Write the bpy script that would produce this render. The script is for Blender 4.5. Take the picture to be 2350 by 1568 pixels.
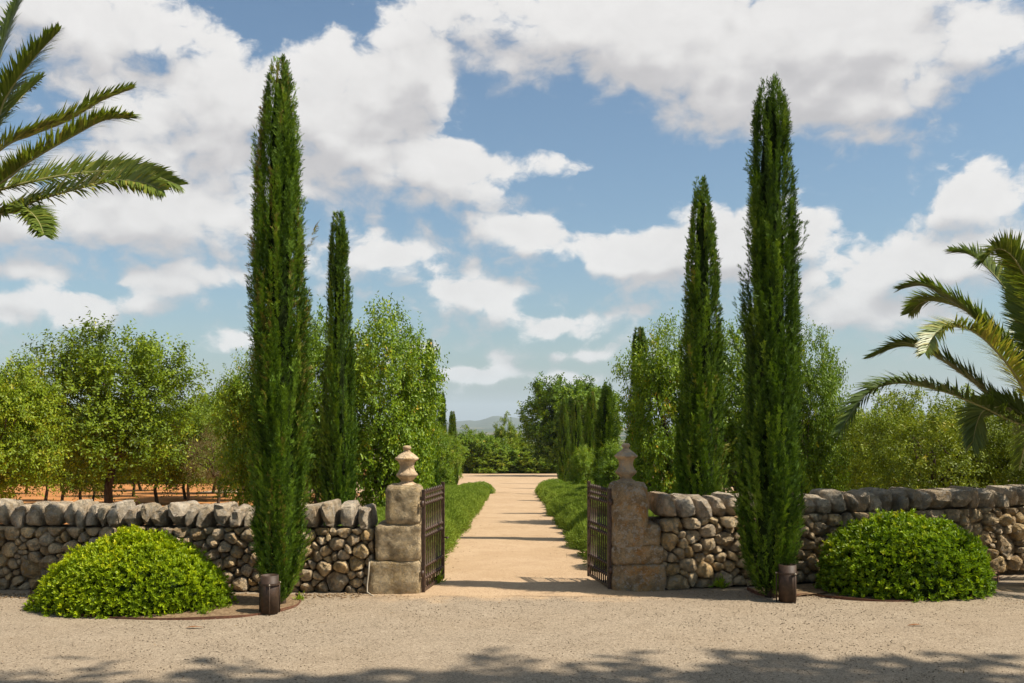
import bpy, math, random
import numpy as np
from mathutils import Vector, Matrix, noise as mnoise

# ------------------------------------------------------------------ reset
for o in list(bpy.data.objects):
    bpy.data.objects.remove(o)
scene = bpy.context.scene
COL = scene.collection
EYE = 1.75
FOC = 2285.0          # focal length in units of the measuring grid (2350 wide)
CX, HY = 1175.0, 963.0

# ------------------------------------------------------------------ camera
cam_d = bpy.data.cameras.new('camera')
cam = bpy.data.objects.new('camera', cam_d)
COL.objects.link(cam)
cam.location = (0, 0, EYE)
cam.rotation_euler = (math.radians(90), 0, 0)
cam_d.sensor_width = 36.0
cam_d.lens = 35.0
cam_d.shift_y = 0.0764
cam_d.clip_start = 0.1
cam_d.clip_end = 60000
scene.camera = cam

# ------------------------------------------------------------------ light
SUN_EL = math.radians(53)
SUN_AZ = math.radians(14)          # towards the camera side of +X
sun_vec = Vector((math.cos(SUN_EL) * math.cos(SUN_AZ), -math.cos(SUN_EL) * math.sin(SUN_AZ), math.sin(SUN_EL)))
sd = bpy.data.lights.new('sun', 'SUN')
sd.energy = 5.0
sd.angle = math.radians(0.53)
sd.color = (1.0, 0.925, 0.81)
sun = bpy.data.objects.new('sun', sd)
COL.objects.link(sun)
sun.rotation_euler = sun_vec.to_track_quat('Z', 'Y').to_euler()
sun.location = (30, -4, 45)

scene.view_settings.view_transform = 'Standard'
scene.view_settings.look = 'None'
scene.view_settings.exposure = 0.47
scene.view_settings.gamma = 1.0
scene.render.engine = 'CYCLES'
scene.cycles.max_bounces = 6
scene.cycles.diffuse_bounces = 3
scene.cycles.glossy_bounces = 2
scene.cycles.transmission_bounces = 3
scene.cycles.volume_bounces = 0


class NT:
    """tiny helper for node trees"""
    def __init__(self, tree):
        self.t = tree
        self.n = tree.nodes
        self.l = tree.links

    def node(self, typ, **kw):
        n = self.n.new(typ)
        for k, v in kw.items():
            setattr(n, k, v)
        return n

    def put(self, sock, v):
        if hasattr(v, 'is_output') or isinstance(v, bpy.types.NodeSocket):
            self.l.new(v, sock)
        else:
            sock.default_value = v

    def math(self, op, a, b=None, c=None, clamp=False):
        n = self.n.new('ShaderNodeMath')
        n.operation = op
        n.use_clamp = clamp
        self.put(n.inputs[0], a)
        if b is not None:
            self.put(n.inputs[1], b)
        if c is not None:
            self.put(n.inputs[2], c)
        return n.outputs[0]

    def vmath(self, op, a, b=None):
        n = self.n.new('ShaderNodeVectorMath')
        n.operation = op
        self.put(n.inputs[0], a)
        if b is not None:
            self.put(n.inputs[1], b)
        return n.outputs[0]

    def noise(self, vec, scale, detail=4, rough=0.55, dist=0.0, lac=2.0, dims='3D'):
        n = self.n.new('ShaderNodeTexNoise')
        n.noise_dimensions = dims
        if vec is not None:
            self.l.new(vec, n.inputs['Vector'])
        n.inputs['Scale'].default_value = scale
        n.inputs['Detail'].default_value = detail
        n.inputs['Roughness'].default_value = rough
        n.inputs['Distortion'].default_value = dist
        n.inputs['Lacunarity'].default_value = lac
        return n.outputs['Fac']

    def ramp(self, fac, stops, interp='LINEAR'):
        n = self.n.new('ShaderNodeValToRGB')
        cr = n.color_ramp
        cr.interpolation = interp
        while len(cr.elements) < len(stops):
            cr.elements.new(0.5)
        for e, (p, c) in zip(cr.elements, stops):
            e.position = p
            e.color = (c[0], c[1], c[2], 1) if len(c) == 3 else c
        self.put(n.inputs[0], fac)
        return n.outputs[0]

    def mix(self, fac, a, b, blend='MIX'):
        n = self.n.new('ShaderNodeMix')
        n.data_type = 'RGBA'
        n.blend_type = blend
        self.put(n.inputs[0], fac)
        for s, v in ((n.inputs[6], a), (n.inputs[7], b)):
            if isinstance(v, tuple) and len(v) == 3:
                v = (*v, 1)
            self.put(s, v)
        return n.outputs[2]

    def smooth(self, v, lo, hi, tlo=0.0, thi=1.0):
        n = self.n.new('ShaderNodeMapRange')
        n.interpolation_type = 'SMOOTHSTEP'
        self.put(n.inputs[0], v)
        n.inputs[1].default_value = lo
        n.inputs[2].default_value = hi
        n.inputs[3].default_value = tlo
        n.inputs[4].default_value = thi
        return n.outputs[0]


# ------------------------------------------------------------------ world: sky with cumulus
world = bpy.data.worlds.new('World')
scene.world = world
world.use_nodes = True
world.cycles.sampling_method = 'MANUAL'
world.cycles.sample_map_resolution = 256
wt = NT(world.node_tree)
for n in list(wt.n):
    wt.n.remove(n)

# cloud fields: (x, y, rx, ry, amount) measured on the sky, turned into azimuth / elevation
CLOUDS = [
    (170, 40, 250, 95, .62), (60, 200, 140, 70, .25),
    (600, 220, 280, 140, .60), (820, 330, 220, 110, .50), (250, 500, 360, 95, .60), (450, 400, 240, 90, .35),
    (1450, 70, 560, 110, .62), (1900, 130, 480, 130, .62), (1800, 260, 330, 60, .38), (960, 130, 90, 100, .35),
    (1000, 440, 170, 80, .42), (1290, 380, 105, 42, .45), (900, 590, 95, 42, .48), (1040, 668, 160, 48, .5),
    (1220, 540, 120, 48, .46), (1420, 590, 170, 66, .5), (1660, 570, 170, 80, .5), (1270, 752, 120, 36, .52),
    (2250, 450, 150, 110, .55), (2120, 600, 150, 48, .36), (2000, 720, 240, 50, .32), (1500, 700, 120, 30, .25), (1850, 520, 110, 60, .3),
    (200, 700, 250, 50, .5), (40, 620, 80, 22, .3), (500, 795, 110, 34, .3), (420, 640, 160, 30, .2),
    (1080, 858, 90, 20, .36), (1320, 818, 85, 18, .32), (1290, 872, 100, 22, .32), (960, 800, 60, 20, .3),
    (620, 30, 150, 60, -.5), (1250, 290, 230, 55, -.45), (1620, 400, 210, 60, -.45), (2270, 240, 110, 50, -.4),
    (430, 110, 60, 60, -.2), (380, 160, 70, 60, -.35), (1120, 940, 300, 60, -.25), (620, 690, 200, 60, -.2), (930, 160, 50, 60, -.2),
]
den = bpy.data.node_groups.new('cloud_density', 'ShaderNodeTree')
den.interface.new_socket('Vector', in_out='INPUT', socket_type='NodeSocketVector')
den.interface.new_socket('Value', in_out='OUTPUT', socket_type='NodeSocketFloat')
den.interface.new_socket('Body', in_out='OUTPUT', socket_type='NodeSocketFloat')
g = NT(den)
gi = g.node('NodeGroupInput')
go = g.node('NodeGroupOutput')
vin = gi.outputs[0]
sep = g.node('ShaderNodeSeparateXYZ')
g.l.new(vin, sep.inputs[0])
az = g.math('ARCTAN2', sep.outputs[0], sep.outputs[1])
el = g.math('ARCSINE', sep.outputs[2])
zc = g.math('ADD', g.math('MAXIMUM', sep.outputs[2], 0.0), 0.10)
cmb = g.node('ShaderNodeCombineXYZ')
g.l.new(g.math('DIVIDE', sep.outputs[0], zc), cmb.inputs[0])
g.l.new(g.math('DIVIDE', sep.outputs[1], zc), cmb.inputs[1])
big = g.noise(cmb.outputs[0], 0.9, 2, .5, dims='2D')
aev = g.node('ShaderNodeCombineXYZ')
g.l.new(az, aev.inputs[0])
g.l.new(g.math('MULTIPLY', el, 1.5), aev.inputs[1])
wn = g.node('ShaderNodeTexNoise', noise_dimensions='2D')
g.l.new(aev.outputs[0], wn.inputs['Vector'])
wn.inputs['Scale'].default_value = 9.0
wn.inputs['Detail'].default_value = 5
wn.inputs['Roughness'].default_value = .6
wv = g.vmath('ADD', aev.outputs[0], g.vmath('MULTIPLY', g.vmath('SUBTRACT', wn.outputs['Color'], (.5, .5, .5)), (.05, .045, 0)))
med = g.noise(wv, 7.0, 7, .56, 0, dims='2D')
fin = g.noise(wv, 30.0, 5, .62, 0, dims='2D')


def puffs(scale):
    v = g.node('ShaderNodeTexVoronoi', voronoi_dimensions='2D')
    v.inputs['Scale'].default_value = scale
    g.l.new(wv, v.inputs['Vector'])
    return g.math('SUBTRACT', .45, v.outputs['Distance'])


puf = g.math('ADD', g.math('MULTIPLY', puffs(13.0), .45), g.math('MULTIPLY', puffs(34.0), .36))
tot = g.math('ADD', g.math('MULTIPLY', g.math('SUBTRACT', med, .5), 1.35), g.math('MULTIPLY', g.math('SUBTRACT', fin, .5), .85))
tot = g.math('ADD', tot, puf)
bl = None
for (x, y, rx, ry, a) in CLOUDS:
    u, v = (x - CX) / FOC, (HY - y) / FOC
    a0 = math.atan(u)
    e0 = math.atan(v / math.hypot(1, u))
    if y > 500 and a > 0:
        a += .17
    sa, se = rx / FOC * .95, ry / FOC * .95
    da = g.math('MULTIPLY', g.math('SUBTRACT', az, a0), 1 / sa)
    de = g.math('MULTIPLY', g.math('SUBTRACT', el, e0), 1 / se)
    q = g.math('ADD', g.math('MULTIPLY', da, da), g.math('MULTIPLY', de, de))
    e = g.math('MULTIPLY', g.math('EXPONENT', g.math('MULTIPLY', q, -1.0)), a)
    bl = e if bl is None else g.math('ADD', bl, e)
# outside the picture the same kind of broken cloud goes on
inx = g.smooth(g.math('ABSOLUTE', az), .50, .75)
iny = g.smooth(el, .42, .62)
outm = g.math('MAXIMUM', inx, iny)
bg_c = g.math('MULTIPLY', g.math('MULTIPLY', g.math('SUBTRACT', big, .47), 2.2), outm)
hz = g.smooth(el, -.01, .03)
base_d = g.math('SUBTRACT', g.math('ADD', g.math('MULTIPLY', bl, 1.22), bg_c), .07)
body = g.math('ADD', base_d, g.math('ADD', g.math('MULTIPLY', puf, .55), g.math('MULTIPLY', g.math('SUBTRACT', g.noise(wv, 7.0, 2, .5, dims='2D'), .5), 1.35)))
g.l.new(body, go.inputs[1])
tot = g.math('ADD', tot, base_d)
tot = g.math('MULTIPLY', tot, hz)
g.l.new(tot, go.inputs[0])

tc = wt.node('ShaderNodeTexCoord')
dirv = wt.vmath('NORMALIZE', tc.outputs['Generated'])


def dens(vec):
    gn = wt.node('ShaderNodeGroup')
    gn.node_tree = den
    wt.l.new(vec, gn.inputs[0])
    return gn.outputs


d0, b0 = dens(dirv)
b1 = dens(wt.vmath('NORMALIZE', wt.vmath('ADD', dirv, (0.014, 0, 0.036))))[1]
soft = wt.smooth(d0, -.02, .60)
crisp = wt.smooth(d0, .10, .44)
thick = wt.smooth(b0, .2, 1.0)
grad = wt.smooth(wt.math('SUBTRACT', b0, b1), -.38, .28)
cover = wt.math('ADD', wt.math('MULTIPLY', crisp, grad), wt.math('MULTIPLY', soft, wt.math('SUBTRACT', 1.0, grad)))
lit = wt.math('MULTIPLY', wt.math('ADD', wt.math('MULTIPLY', grad, .72), wt.math('ADD', .20, wt.math('MULTIPLY', wt.math('SUBTRACT', d0, b0), .35))), wt.math('SUBTRACT', 1.0, wt.math('MULTIPLY', thick, .12)), clamp=True)
sky = wt.node('ShaderNodeTexSky')
sky.sky_type = 'NISHITA'
sky.sun_disc = False
sky.sun_elevation = SUN_EL
sky.sun_rotation = math.radians(90) + SUN_AZ
sky.altitude = 100
sky.air_density = 1.0
sky.dust_density = 1.8
sky.ozone_density = 1.6
cloud_col = wt.ramp(lit, [(0.0, (4.9, 4.75, 4.85)), (.4, (6.2, 6.0, 6.0)), (.7, (7.6, 7.4, 7.25)), (1.0, (8.8, 8.6, 8.4))])
skyc = wt.mix(1.0, sky.outputs[0], (1.0, 1.16, 1.18, 1), 'MULTIPLY')
skc = wt.mix(wt.math('MULTIPLY', cover, .97), skyc, cloud_col)
bgn = wt.node('ShaderNodeBackground')
bgn.inputs[1].default_value = 0.075
wt.l.new(skc, bgn.inputs[0])
wo = wt.node('ShaderNodeOutputWorld')
wt.l.new(bgn.outputs[0], wo.inputs[0])

# ------------------------------------------------------------------ small helpers
rng = np.random.default_rng(7)
random.seed(5)


def terrain(y):
    """height of the ground at distance y in front of the camera"""
    if y <= 10.4:
        return 0.0
    if y <= 112:
        return -.041 * (y - 10.4)
    z = -.041 * 101.6
    if y <= 900:
        t = (y - 112) / 788.0
        return z - 41 * (t * t * (3 - 2 * t))
    return z - 41.0


def px(x, y, d):
    return Vector(((x - CX) / FOC * d, d, EYE - (y - HY) / FOC * d))


def ground_px(x, y):
    d = FOC * EYE / (y - HY)
    return ((x - CX) / FOC * d, d)


def tag(o, label=None, cat=None, group=None, kind=None):
    if label:
        o['label'] = label
    if cat:
        o['category'] = cat
    if group:
        o['group'] = group
    if kind:
        o['kind'] = kind
    return o


def link(o, parent=None):
    COL.objects.link(o)
    if parent is not None:
        o.parent = parent
    return o


def empty(name, loc=(0, 0, 0), rz=0.0):
    o = bpy.data.objects.new(name, None)
    o.empty_display_size = .2
    o.location = loc
    o.rotation_euler = (0, 0, rz)
    return link(o)


def mesh_np(name, V, F, tint=None, smooth=False):
    V = np.asarray(V, dtype=np.float32)
    F = np.asarray(F, dtype=np.int32)
    me = bpy.data.meshes.new(name)
    k = F.shape[1]
    me.vertices.add(len(V))
    me.vertices.foreach_set('co', V.ravel())
    me.loops.add(F.size)
    me.loops.foreach_set('vertex_index', F.ravel())
    me.polygons.add(len(F))
    me.polygons.foreach_set('loop_start', np.arange(len(F), dtype=np.int32) * k)
    if smooth:
        me.polygons.foreach_set('use_smooth', np.ones(len(F), dtype=bool))
    if tint is not None:
        at = me.attributes.new('tint', 'FLOAT', 'POINT')
        at.data.foreach_set('value', np.asarray(tint, dtype=np.float32))
    me.update(calc_edges=True)
    me.validate()
    return me


def obj(name, me, mat=None, parent=None, loc=(0, 0, 0)):
    o = bpy.data.objects.new(name, me)
    if mat is not None and not me.materials:
        me.materials.append(mat)
    o.location = loc
    return link(o, parent)


def copy_tree(o, parent=None):
    c = o.copy()
    COL.objects.link(c)
    c.parent = parent
    for ch in o.children:
        copy_tree(ch, c)
    return c


def pydata(name, V, F, smooth=False):
    me = bpy.data.meshes.new(name)
    me.from_pydata([tuple(v) for v in V], [], [tuple(f) for f in F])
    if smooth:
        me.polygons.foreach_set('use_smooth', [True] * len(me.polygons))
    me.update()
    return me


def tube(points, radii, sides=7, V=None, F=None, cap=True):
    """tapered tube along a polyline; appends to V, F"""
    V = [] if V is None else V
    F = [] if F is None else F
    pts = [Vector(p) for p in points]
    prev = None
    b = len(V)
    for i, p in enumerate(pts):
        t = (pts[min(i + 1, len(pts) - 1)] - pts[max(i - 1, 0)]).normalized()
        ref = Vector((0, 0, 1)) if abs(t.z) < .9 else Vector((1, 0, 0))
        if prev is None:
            s = t.cross(ref).normalized()
        else:
            s = (prev - t * prev.dot(t)).normalized()
        prev = s
        u = t.cross(s)
        for k in range(sides):
            a = 2 * math.pi * k / sides
            V.append(p + (s * math.cos(a) + u * math.sin(a)) * radii[i])
    n = len(pts)
    for i in range(n - 1):
        for k in range(sides):
            k2 = (k + 1) % sides
            F.append((b + i * sides + k, b + i * sides + k2, b + (i + 1) * sides + k2, b + (i + 1) * sides + k))
    if cap:
        F.append(tuple(b + (n - 1) * sides + k for k in range(sides)))
        F.append(tuple(b + k for k in reversed(range(sides))))
    return V, F


def lathe(profile, sides=28):
    V, F = [], []
    for (r, z) in profile:
        for k in range(sides):
            a = 2 * math.pi * k / sides
            V.append((r * math.cos(a), r * math.sin(a), z))
    n = len(profile)
    for i in range(n - 1):
        for k in range(sides):
            k2 = (k + 1) % sides
            F.append((i * sides + k, i * sides + k2, (i + 1) * sides + k2, (i + 1) * sides + k))
    F.append(tuple(reversed(range(sides))))
    F.append(tuple((n - 1) * sides + k for k in range(sides)))
    return V, F


def unit(a):
    return a / np.maximum(np.linalg.norm(a, axis=-1, keepdims=True), 1e-9)


def leaf_geo(P, A, N, L, W, tint, fold=.22, bend=.12, mid=.48):
    """folded rhombic leaves: (n,3) base, axis, normal; (n,) length, width, tint"""
    A = unit(A)
    S = unit(np.cross(A, N))
    N = np.cross(S, A)
    L = L[:, None]
    W = W[:, None]
    v0 = P
    v1 = P + A * L * mid + S * W * .5 + N * W * fold
    v2 = P + A * L - N * L * bend
    v3 = P + A * L * mid - S * W * .5 + N * W * fold
    n = len(P)
    V = np.stack([v0, v1, v2, v3], 1).reshape(-1, 3)
    b = np.arange(n)[:, None] * 4
    F = np.concatenate([b + np.array([[0, 1, 2]]), b + np.array([[0, 2, 3]])], 0)
    T = np.repeat(tint, 4)
    return V, F, T


def join_geo(parts):
    Vs, Fs, Ts = [], [], []
    o = 0
    for V, F, T in parts:
        Vs.append(V)
        Fs.append(F + o)
        Ts.append(T)
        o += len(V)
    return np.concatenate(Vs), np.concatenate(Fs), np.concatenate(Ts)


def rand_dir(n, r=rng):
    return unit(r.normal(size=(n, 3)))


def fbm(p, s=1.0):
    return mnoise.fractal(Vector(p) * s, 1.0, 2.0, 4)


# ------------------------------------------------------------------ materials
def new_mat(name):
    m = bpy.data.materials.new(name)
    m.use_nodes = True
    t = NT(m.node_tree)
    for n in list(t.n):
        t.n.remove(n)
    out = t.node('ShaderNodeOutputMaterial')
    return m, t, out


def principled(t, out, color, rough=.9, spec=.3, normal=None, metal=0.0):
    p = t.node('ShaderNodeBsdfPrincipled')
    if isinstance(color, tuple):
        p.inputs['Base Color'].default_value = (*color[:3], 1)
    else:
        t.l.new(color, p.inputs['Base Color'])
    t.put(p.inputs['Roughness'], rough)
    p.inputs['Specular IOR Level'].default_value = spec
    p.inputs['Metallic'].default_value = metal
    if normal is not None:
        t.l.new(normal, p.inputs['Normal'])
    if out is not None:
        t.l.new(p.outputs[0], out.inputs[0])
    return p


def bump(t, h, strength=.5, dist=.01, prev=None):
    b = t.node('ShaderNodeBump')
    b.inputs['Strength'].default_value = strength
    b.inputs['Distance'].default_value = dist
    t.l.new(h, b.inputs['Height'])
    if prev is not None:
        t.l.new(prev, b.inputs['Normal'])
    return b.outputs[0]


def objpos(t):
    return t.node('ShaderNodeTexCoord').outputs['Object']


def geopos(t):
    return t.node('ShaderNodeNewGeometry').outputs['Position']


def foliage_mat(name, stops, rough=.5, trans=.35, spec=.35, tr_tint=(1.25, 1.2, .5)):
    m, t, out = new_mat(name)
    at = t.node('ShaderNodeAttribute', attribute_name='tint')
    oi = t.node('ShaderNodeObjectInfo')
    f = t.math('ADD', at.outputs['Fac'], t.math('MULTIPLY', t.math('SUBTRACT', oi.outputs['Random'], .5), .22), clamp=True)
    c = t.ramp(f, stops)
    p = principled(t, None, c, rough, spec)
    tr = t.node('ShaderNodeBsdfTranslucent')
    t.l.new(t.mix(1.0, c, (*tr_tint, 1), 'MULTIPLY'), tr.inputs[0])
    mx = t.node('ShaderNodeMixShader')
    mx.inputs[0].default_value = trans
    t.l.new(p.outputs[0], mx.inputs[1])
    t.l.new(tr.outputs[0], mx.inputs[2])
    t.l.new(mx.outputs[0], out.inputs[0])
    return m


M = {}
M['cypress'] = foliage_mat('cypress_foliage', [(0, (0.025, 0.055, 0.005)), (.4, (0.072, 0.140, 0.009)), (.75, (0.144, 0.241, 0.012)), (.93, (0.212, 0.298, 0.025)), (1, (0.250, 0.193, 0.043))], .6, .18, .25)
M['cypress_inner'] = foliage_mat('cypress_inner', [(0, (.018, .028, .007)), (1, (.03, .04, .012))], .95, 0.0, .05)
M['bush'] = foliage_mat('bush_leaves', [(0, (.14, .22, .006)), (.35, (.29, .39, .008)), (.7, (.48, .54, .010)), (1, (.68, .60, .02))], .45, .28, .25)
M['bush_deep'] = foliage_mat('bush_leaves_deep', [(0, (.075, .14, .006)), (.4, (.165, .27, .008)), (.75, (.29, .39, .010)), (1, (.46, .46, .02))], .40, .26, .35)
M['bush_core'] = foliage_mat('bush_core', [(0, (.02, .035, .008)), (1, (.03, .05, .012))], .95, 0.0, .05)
M['hedge'] = foliage_mat('hedge_needles', [(0, (.10, .15, .018)), (.45, (.20, .28, .03)), (.8, (.30, .38, .05)), (1, (.40, .41, .08))], .65, .22, .15)
M['carob'] = foliage_mat('carob_leaves', [(0, (.050, .09, .006)), (.4, (.13, .22, .010)), (.75, (.25, .345, .015)), (.93, (.38, .41, .02)), (1, (.58, .38, .03))], .42, .28, .28)
M['almond'] = foliage_mat('orchard_leaves', [(0, (.055, .085, .006)), (.4, (.145, .215, .010)), (.75, (.26, .335, .014)), (1, (.42, .38, .04))], .46, .28, .25)
M['olive'] = foliage_mat('spreading_leaves', [(0, (.06, .082, .006)), (.4, (.15, .20, .010)), (.75, (.27, .315, .015)), (1, (.42, .35, .04))], .46, .28, .25)
M['dry'] = foliage_mat('dry_twigs', [(0, (.12, .09, .04)), (.6, (.25, .2, .08)), (1, (.27, .28, .08))], .7, .25)
M['pine'] = foliage_mat('pine_needles', [(0, (.05, .065, .014)), (.5, (.12, .14, .025)), (1, (.22, .2, .05))], .6, .28)
M['palm'] = foliage_mat('palm_leaflets', [(0, (.04, .075, .010)), (.5, (.10, .15, .018)), (.85, (.20, .25, .035)), (1, (.36, .32, .06))], .42, .28, .45)


def bark_mat():
    m, t, out = new_mat('bark')
    p = objpos(t)
    mp = t.node('ShaderNodeMapping')
    mp.inputs['Scale'].default_value = (1, 1, .25)
    t.l.new(p, mp.inputs[0])
    n = t.noise(mp.outputs[0], 22, 6, .65)
    c = t.ramp(n, [(.3, (.035, .024, .016)), (.6, (.11, .08, .055)), (.8, (.17, .14, .11))])
    principled(t, out, c, .95, .1, bump(t, n, .9, .02))
    return m


M['bark'] = bark_mat()


def rib_mat():
    m, t, out = new_mat('palm_midrib')
    principled(t, out, (.27, .25, .10), .5, .35)
    return m


M['rib'] = rib_mat()


def stone_mat(name, tones, stain=(.42, .23, .07), stain_amt=.4, lichen=(.50, .47, .40), lichen_amt=.5, dark_amt=.5, relief=1.0):
    m, t, out = new_mat(name)
    oi = t.node('ShaderNodeObjectInfo')
    off = t.math('MULTIPLY', oi.outputs['Random'], 57.0)
    cm = t.node('ShaderNodeCombineXYZ')
    for i in range(3):
        t.l.new(off, cm.inputs[i])
    p = t.vmath('ADD', objpos(t), cm.outputs[0])
    base = t.ramp(oi.outputs['Random'], [(i / (len(tones) - 1), c) for i, c in enumerate(tones)])
    n1 = t.noise(p, 10, 6, .65)
    c = t.mix(t.smooth(n1, .42, .58), t.mix(1.0, base, (1.28, 1.24, 1.18), 'MULTIPLY'), t.mix(1.0, base, (.76, .71, .64), 'MULTIPLY'))
    n2 = t.noise(p, 5.5, 4, .65, .3)
    c = t.mix(t.math('MULTIPLY', t.smooth(n2, .50, .62), stain_amt), c, stain)
    n3 = t.noise(p, 20, 5, .72)
    c = t.mix(t.math('MULTIPLY', t.smooth(n3, .51, .59), lichen_amt), c, lichen)
    n4 = t.noise(t.vmath('ADD', p, (7.3, 1.1, 4.2)), 24, 6, .78)
    c = t.mix(t.math('MULTIPLY', t.smooth(n4, .50, .60), dark_amt * .55), c, (.15, .115, .08))
    vor = t.node('ShaderNodeTexVoronoi')
    t.l.new(p, vor.inputs['Vector'])
    vor.inputs['Scale'].default_value = 34
    pit = t.smooth(vor.outputs['Distance'], .0, .4)
    h = t.math('ADD', t.noise(p, 18, 7, .7), t.math('MULTIPLY', pit, .22))
    nb = bump(t, h, 1.0, .12 * relief)
    nb = bump(t, t.noise(p, 60, 5, .75), 1.0, .03 * relief, nb)
    principled(t, out, c, .95, .1, nb)
    return m


M['stone'] = stone_mat('field_stone', [(.72, .55, .33), (.60, .48, .32), (.76, .61, .40), (.56, .42, .25), (.74, .55, .29), (.64, .53, .38), (.78, .61, .37), (.66, .46, .22)], dark_amt=.35)
M['cap'] = stone_mat('coping_limestone', [(.53, .44, .31), (.62, .53, .40), (.47, .38, .26), (.66, .58, .46), (.56, .44, .30)], stain_amt=.25, lichen=(.68, .63, .54), lichen_amt=.45, dark_amt=.5)
M['block_l'] = stone_mat('pillar_stone_pale', [(0.638, 0.508, 0.322), (0.594, 0.475, 0.302), (0.660, 0.529, 0.333)], stain=(0.594, 0.400, 0.166), stain_amt=.35, lichen=(0.726, 0.616, 0.458), lichen_amt=.35, dark_amt=.5)
M['block_r'] = stone_mat('pillar_stone_dark', [(0.519, 0.380, 0.231), (0.472, 0.356, 0.220), (0.543, 0.391, 0.231)], stain=(0.614, 0.287, 0.066), stain_amt=.6, lichen=(0.755, 0.678, 0.561), lichen_amt=.6, dark_amt=.6)
M['finial'] = stone_mat('finial_stone', [(.52, .40, .27), (.50, .385, .255)], stain=(.50, .30, .09), stain_amt=.25, lichen=(.48, .38, .27), lichen_amt=.25, dark_amt=.12, relief=.18)
M['finial_r'] = stone_mat('finial_stone_weathered', [(.42, .32, .21), (.40, .30, .195)], stain=(.36, .21, .06), stain_amt=.3, lichen=(.42, .40, .33), lichen_amt=.45, dark_amt=.3, relief=.22)
M['core'] = stone_mat('wall_core', [(.24, .17, .10), (.22, .16, .10)])


def metal_mat(name, c0, c1, rough=.6):
    m, t, out = new_mat(name)
    p = objpos(t)
    n = t.noise(p, 24, 6, .7)
    c = t.ramp(n, [(.35, c0), (.7, c1)])
    principled(t, out, c, rough, .4, bump(t, n, .35, .003), .0)
    return m


M['iron'] = metal_mat('wrought_iron', (.03, .018, .012), (.12, .065, .04), .5)
M['corten'] = metal_mat('corten_lamp', (.03, .018, .010), (.075, .04, .022), .6)
M['edging'] = metal_mat('corten_edging', (.09, .038, .02), (.19, .08, .042), .85)
M['pipe'] = metal_mat('pale_conduit', (.30, .25, .18), (.40, .34, .25), .6)


def sand_mat(name, tones, grain=110, spots=.5, big=.6, bstr=.8, blend=None):
    m, t, out = new_mat(name)
    p = geopos(t)
    n0 = t.noise(p, .55, 4, .6)
    n1 = t.noise(p, 3.2, 5, .6)
    vor = t.node('ShaderNodeTexVoronoi')
    t.l.new(p, vor.inputs['Vector'])
    vor.inputs['Scale'].default_value = grain
    sepc = t.node('ShaderNodeSeparateColor')
    t.l.new(vor.outputs['Color'], sepc.inputs[0])
    vor2 = t.node('ShaderNodeTexVoronoi')
    t.l.new(p, vor2.inputs['Vector'])
    vor2.inputs['Scale'].default_value = grain * .42
    sep2 = t.node('ShaderNodeSeparateColor')
    t.l.new(vor2.outputs['Color'], sep2.inputs[0])
    mixn = t.math('ADD', t.math('MULTIPLY', sepc.outputs[0], spots * .65), t.math('MULTIPLY', sep2.outputs[0], spots * .35))
    mixn = t.math('ADD', mixn, t.math('MULTIPLY', t.math('ADD', t.math('MULTIPLY', n0, .5), t.math('MULTIPLY', n1, .5)), 1 - spots))
    c = t.ramp(mixn, tones)
    c = t.mix(t.math('MULTIPLY', t.smooth(n0, .42, .62), big), c, t.mix(1.0, c, (.86, .83, .79), 'MULTIPLY'))
    if blend:
        # the path's sand has been carried out through the gate
        sp = t.node('ShaderNodeSeparateXYZ')
        t.l.new(p, sp.inputs[0])
        yy = t.math('ADD', sp.outputs[1], t.math('MULTIPLY', t.math('SUBTRACT', n1, .5), 1.1))
        k = t.math('MULTIPLY', t.smooth(yy, 9.45, 10.05), t.smooth(t.math('ABSOLUTE', t.math('SUBTRACT', sp.outputs[0], .05)), .8, 2.2, 1.0, 0.0))
        c = t.mix(k, c, t.ramp(mixn, blend))
    h = t.math('ADD', t.noise(p, 95, 3, .7), t.math('MULTIPLY', t.noise(p, 22, 3, .6), .8))
    principled(t, out, c, .95, .15, bump(t, h, bstr, .006))
    return m


M['gravel'] = sand_mat('grey_gravel', [(.2, (0.086, 0.062, 0.039)), (.4, (0.257, 0.201, 0.138)), (.6, (0.361, 0.287, 0.201)), (.82, (0.532, 0.438, 0.326))], 190, .55, blend=[(.2, (0.309, 0.194, 0.108)), (.5, (0.447, 0.309, 0.180)), (.85, (0.567, 0.411, 0.257))])
M['path'] = sand_mat('sandy_path', [(.2, (0.301, 0.183, 0.103)), (.5, (0.469, 0.330, 0.197)), (.85, (0.603, 0.446, 0.286))], 150, .46, .9, .9)
M['soil'] = sand_mat('planting_soil', [(.2, (0.109, 0.066, 0.035)), (.5, (0.234, 0.156, 0.086)), (.85, (0.359, 0.257, 0.148))], 60, .5, .5, 1.0)


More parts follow.
